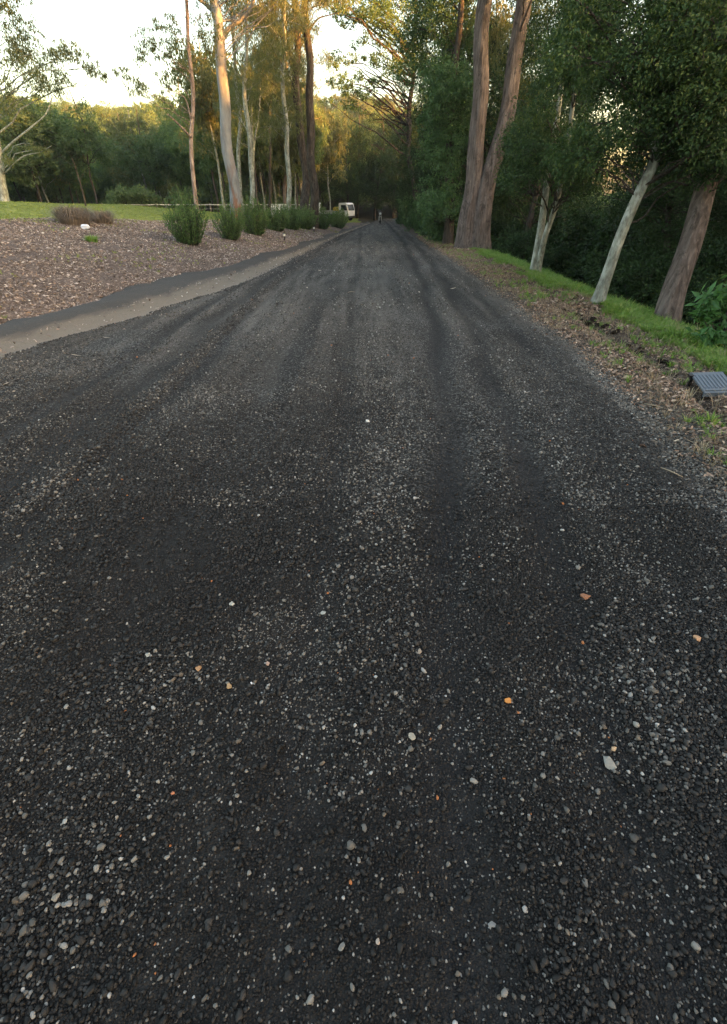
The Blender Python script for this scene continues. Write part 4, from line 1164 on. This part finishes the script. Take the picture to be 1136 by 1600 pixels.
B = Buf(); V = [(-.82, -1.045, 1.38), (.82, -1.045, 1.38), (.78, -.80, 2.15), (-.78, -.80, 2.15)]; B.add([(x, y - .012, z) for x, y, z in V] + [(x, y + .05, z) for x, y, z in V], [[0, 1, 2, 3], [7, 6, 5, 4], [0, 4, 5, 1], [1, 5, 6, 2], [2, 6, 7, 3], [3, 7, 4, 0]]); part('windscreen', B, 'glass', tk)
for s in (-1, 1):
    B = Buf(); prism(B, [(-.78, 1.4), (-.58, 2.1), (.3, 2.1), (.3, 1.4)], s * .94, s * .965); part('side_window', B, 'glass', tk)
    B = Buf(); B.box((s * .66, -1.03, .82), (.34, .06, .2)); part('headlight', B, 'lens', tk)
    B = Buf(); B.box((s * 1.12, -.95, 1.65), (.16, .06, .4)); B.tube([(s * .95, -.9, 1.8), (s * 1.12, -.94, 1.8)], .02, 6); part('mirror', B, 'black', tk)
    for yw in (-.25, 3.1):
        B = Buf(); B.tube([(s * .72, yw, .4), (s * .74, yw, .4), (s * .94, yw, .4), (s * .96, yw, .4)], [.36, .4, .4, .36], 20); w_o = part('wheel', B, 'rubber', tk, True)
        B = Buf(); B.tube([(s * .93, yw, .4), (s * .97, yw, .4)], .22, 16); part('rim', B, 'steel', w_o, True)
B = Buf(); B.box((0, -1.1, .55), (1.9, .14, .26)); part('bumper', B, 'black', tk)
B = Buf(); B.box((0, 2.1, .75), (.8, 5.2, .16)); part('chassis', B, 'black', tk)
B = Buf(); B.box((0, 2.7, .92), (2.0, 3.6, .12))
for s in (-1, 1): B.box((s * .98, 2.7, 1.15), (.05, 3.6, .36))
part('tray', B, 'steel', tk)
B = Buf(); B.box((0, 1.6, 1.35), (1.3, .9, .75)); B.box((0, 1.6, 1.77), (1.0, .6, .1)); part('load', B, 'yellow', tk)

# motorcycle at the far end of the road
p = P(594, 353, 55); p[2] = road_z(p[0], p[1])
mc = empty('motorcycle', p, 'small dark motorcycle facing the camera at the far end of the road', 'motorcycle')
def ring(B, c, R_, r_, ax=0, n=20, k=8):
    th = np.linspace(0, 2 * math.pi, n + 1)
    pts = np.stack([np.full(n + 1, c[0]), c[1] + R_ * np.cos(th), c[2] + R_ * np.sin(th)], 1)
    B.tube(pts, r_, k, cap=False)
for yw in (0, 1.35):
    B = Buf(); ring(B, (0, yw, .31), .26, .055); wo = part('wheel', B, 'rubber', mc, True)
    B = Buf(); B.tube([(-.05, yw, .31), (.05, yw, .31)], .1, 12); part('hub', B, 'steel', wo, True)
B = Buf()
for s in (-1, 1): B.tube([(s * .09, 0, .31), (s * .09, .3, .95)], .025, 8)
part('fork', B, 'steel', mc, True)
B = Buf(); B.tube([(-.36, .42, 1.0), (-.15, .34, 1.02), (.15, .34, 1.02), (.36, .42, 1.0)], .018, 8); part('handlebar', B, 'black', mc, True)
B = Buf(); B.tube([(0, .08, .88), (0, .12, .88), (0, .28, .88)], [.10, .1, .05], 14); part('headlight', B, 'lens', mc, True)
B = Buf(); B.tube(poly([(0, .3, .85), (0, .55, .92), (0, .85, .8), (0, 1.5, .85)], 10), [.1, .16, .19, .2, .17, .14, .14, .15, .12, .05], 12); part('body', B, 'black', mc, True)
B = Buf(); B.box((0, .65, .45), (.3, .45, .35)); part('engine', B, 'steel', mc)
for s in (-1, 1):
    B = Buf(); B.tube([(s * .25, .38, 1.02), (s * .33, .34, 1.2)], .01, 6); B.box((s * .35, .33, 1.22), (.14, .02, .09)); part('mirror', B, 'black', mc)

# ribbed blue-grey panel at the right frame edge
c4 = [hit(1088, 628), hit(1134, 637), hit(1124, 592), hit(1094, 590)]
ctr = np.mean(c4, axis=0); print('panel', c4)
e = empty('ribbed_panel', (ctr[0], ctr[1], ctr[2]), 'ribbed blue-grey panel on short dark legs at the verge beside the grass', 'panel')
wx, wy = .29, .36
e.rotation_euler = (R(10), R(-5), R(-9))
e.location.z += .075
B = Buf(); B.box((0, 0, 0), (wx, wy, .018)); part('top_plate', B, 'panel', e)
for i in range(8):
    B = Buf(); B.box((-wx / 2 + .03 + i * (wx - .06) / 7, .02, .0125), (.014, wy - .10, .004)); part('rib', B, 'panel', e)
B = Buf(); B.box((0, -wy / 2 - .008, -.012), (wx + .012, .018, .045)); B.box((0, -wy / 2 + .028, .0135), (wx - .03, .02, .010)); part('front_lip', B, 'panel', e)
B = Buf(); B.box((0, wy / 2 + .008, -.012), (wx + .012, .018, .045)); part('back_lip', B, 'panel', e)
for sx in (-1, 1):
    for sy in (-1, 1):
        B = Buf(); B.box((sx * (wx / 2 - .015), sy * (wy / 2 - .02), -.065), (.024, .024, .11)); part('leg', B, 'black', e)
B = Buf(); B.box((-wx / 2 - .01, wy / 2 - .03, .002), (.035, .05, .03)); part('corner_clip', B, 'black', e)

# ------------------------------------------------------------------ single stones, sticks, leaves on the road
def stone_mat(name, c):
    m = NM(name); n = m.noise(60, 5)
    col = m.mix(n, tuple(x * .6 for x in c), tuple(min(1, x * 1.35) for x in c))
    return m.done(col, .75, m.bump(n, .003, .8), .3)
PX = [(311, 1048, 15, 'orange', (.36, .20, .10), 'largest orange-brown stone lying left of the road middle'),
      (419, 1040, 10, 'pink', (.36, .25, .20), 'pinkish stone to the right of the largest orange-brown stone'),
      (359, 1077, 11, 'tan', (.33, .22, .12), 'small tan stone below the largest orange-brown stone'),
      (394, 1071, 6, 'white', (.75, .75, .75), 'tiny bright white chip left of the road middle'),
      (655, 1019, 14, 'beige', (.30, .24, .19), 'beige angular stone in the worn middle of the road'),
      (505, 960, 11, 'pale', (.30, .30, .27), 'rounded pale grey stone near the road middle'),
      (791, 1098, 14, 'bright_orange', (.52, .22, .06), 'bright orange stone on the right half of the road'),
      (951, 1191, 26, 'grey', (.22, .22, .20), 'biggest flat grey stone, on the right half of the road'),
      (959, 1170, 13, 'sand', (.42, .30, .19), 'sandy stone touching above the biggest flat grey stone'),
      (643, 1152, 15, 'cream', (.28, .26, .21), 'cream-grey stone right of the road middle'),
      (914, 934, 18, 'rust', (.25, .12, .07), 'flat rusty brown flake on the right half of the road'),
      (1088, 1000, 17, 'apricot', (.48, .27, .15), 'apricot flake close to the right edge of the frame'),
      (590, 1473, 12, 'light', (.33, .28, .24), 'pale stone low in the frame near the middle'),
      (769, 1444, 14, 'ash', (.20, .19, .18), 'ash-grey stone low in the frame right of the middle'),
      (92, 1404, 16, 'buff', (.24, .21, .17), 'buff stone low in the frame near the left edge'),
      (272, 1243, 9, 'brick', (.38, .15, .08), 'tiny brick-red stone left of the road middle'),
      (575, 657, 10, 'chalk', (.6, .6, .58), 'small chalk-white stone far up the road middle'),
      (233, 1028, 12, 'mist', (.27, .28, .26), 'pale grey stone left of the largest orange-brown stone'),
      (364, 948, 11, 'silver', (.34, .34, .31), 'bright grey stone among the pale gravel patch on the left'),
      (535, 1480, 14, 'slate', (.17, .165, .15), 'grey stone low in the frame left of the pale one'),
      (104, 1288, 11, 'bone', (.30, .30, .28), 'small bone-grey stone near the left edge of the frame')]
for i, (a, c, wpx, nm, colr, lab) in enumerate(PX):
    p = P(a, c, 1.0); d = ray(a, c); k = (0.012 - CAMZ) / d[2]; p = np.array([d[0] * k, d[1] * k, 0])
    p[2] = road_z(p[0], p[1]); dep = view_px(*p)[2]
    s = wpx / F * dep
    V, T = ico(3, 900 + i, (1.0, .85, .5), .3, 11)
    m_ = mk_mesh('loose_stone', V * s * .85, None, T, None, False, [stone_mat('stone_' + nm, colr)])
    o = link('loose_stone', m_, None, lab, 'stone', 'single coloured stones lying on the road', loc=(p[0], p[1], p[2] + s * .1 + .004))
    o.rotation_euler = (rr.normal() * .15, rr.normal() * .15, rr.uniform(0, 6.28))
def on_road(a, c):
    p = hit(a, c); 
    z = road_z(p[0], p[1]) if xg(p[1]) < p[0] < xr(p[1]) else p[2] + .015
    return np.array([p[0], p[1], float(z)])
for (a, c, ln, ang, lab) in ((1046, 745, .15, 2.2, 'pale straight stick lying on the gravel near the right verge'),
                             (1022, 640, .2, 2.4, 'thin bent twig lying on the leaf-strewn verge'),
                             (549, 459, .16, .2, 'short pale stick lying across the road far ahead')):
    p = on_road(a, c); B = Buf()
    B.tube(path((-ln / 2, 0, .006), (ln / 2, 0, .01), 6, (0, .015, .01)), [.002, .003, .0035, .003, .0025, .0015], 6)
    o = link('stick', B.mesh('stick', [M['leafstick'] if 'leafstick' in M else M.setdefault('leafstick', plain('dry_stick', (.27, .22, .16), .85))]), None, lab, 'stick', loc=tuple(p))
    o.rotation_euler = (0, 0, ang); o.scale = (1, 1.4, 1.4)
M['dry_leaf'] = plain('dry_leaf', (.42, .36, .28), .8, .2, 0, .3, 40)
V = []; q = []
nn_ = 7
for i in range(nn_):
    t = i / (nn_ - 1); x = t - .5; wv = .17 * math.sin(math.pi * min(1, t * .95 + .03)) ** .8
    V += [(x, -wv, .10 * x * x * 2 + .05), (x, 0, .02 + .1 * x * x), (x, wv, .10 * x * x * 2 + .06)]
for i in range(nn_ - 1):
    k = i * 3; q += [[k, k + 3, k + 4, k + 1], [k + 1, k + 4, k + 5, k + 2]]
leafme = mk_mesh('fallen_leaf', V, q, None, None, True, [M['dry_leaf']])
for i, (a, c) in enumerate([(580, 388), (566, 395), (597, 411), (655, 459), (627, 388), (688, 415), (208, 479), (330, 520), (500, 425), (480, 452), (12, 605), (120, 560), (246, 484), (708, 452), (540, 372), (600, 378), (168, 532)]):
    p = on_road(a, c)
    o = link('fallen_leaf', leafme, None, 'small pale dry leaf lying on the dark road or gutter', 'leaf', 'pale fallen leaves scattered on the road', loc=(p[0], p[1], p[2] + .008))
    s = rr.uniform(.07, .12); o.scale = (s, s, s); o.rotation_euler = (rr.normal() * .2, rr.normal() * .2, rr.uniform(0, 6.28))
# soil clods along the dug edge of the verge
M['clod'] = soil_mat('dark_soil', (.012, .009, .007), (.035, .026, .02), (.07, .052, .04), 30)
CLM = []
for k in range(4):
    V, T = ico(3, 60 + k, (1.2, .9, .6), .4, 4)
    V = V + np.random.default_rng(k).normal(0, .018, V.shape)
    CLM.append(mk_mesh('soil_clod', V, None, T, None, False, [M['clod']]))
for i in range(34):
    y = 4.9 + 3.3 * rr.random(); x = float(np.interp(y, [3.2, 4.4, 5.4, 6.2, 7.2, 8.2], [3.0, 3.3, 3.4, 3.45, 3.5, 3.55])) + rr.normal() * .08
    s = rr.uniform(.05, .15)
    o = link('soil_clod', CLM[i % 4], None, 'lump of dark dug soil along the broken verge edge', 'soil clod', 'dark soil clods along the verge', loc=(x, y, float(verge_z(x, y)) + .01))
    o.scale = (s, s, s * .8); o.rotation_euler = (0, 0, rr.uniform(0, 6.28))
# ------------------------------------------------------------------ haze
hz = NM('haze')
hz.t.nodes.remove(hz.b)
pv = hz.n('VolumePrincipled', {'Color': (.85, .9, .95, 1), 'Density': HAZE, 'Anisotropy': .3})
hz.t.links.new(pv.outputs[0], hz.out.inputs['Volume'])
B = Buf(); B.box((0, 0, 20), (1000, 1000, 76))
o = link('haze', B.mesh('haze', [hz.m], False), None, kind='stuff', label='thin evening haze hanging in the air over the whole scene', cat='haze')
print('objects', len(bpy.data.objects))
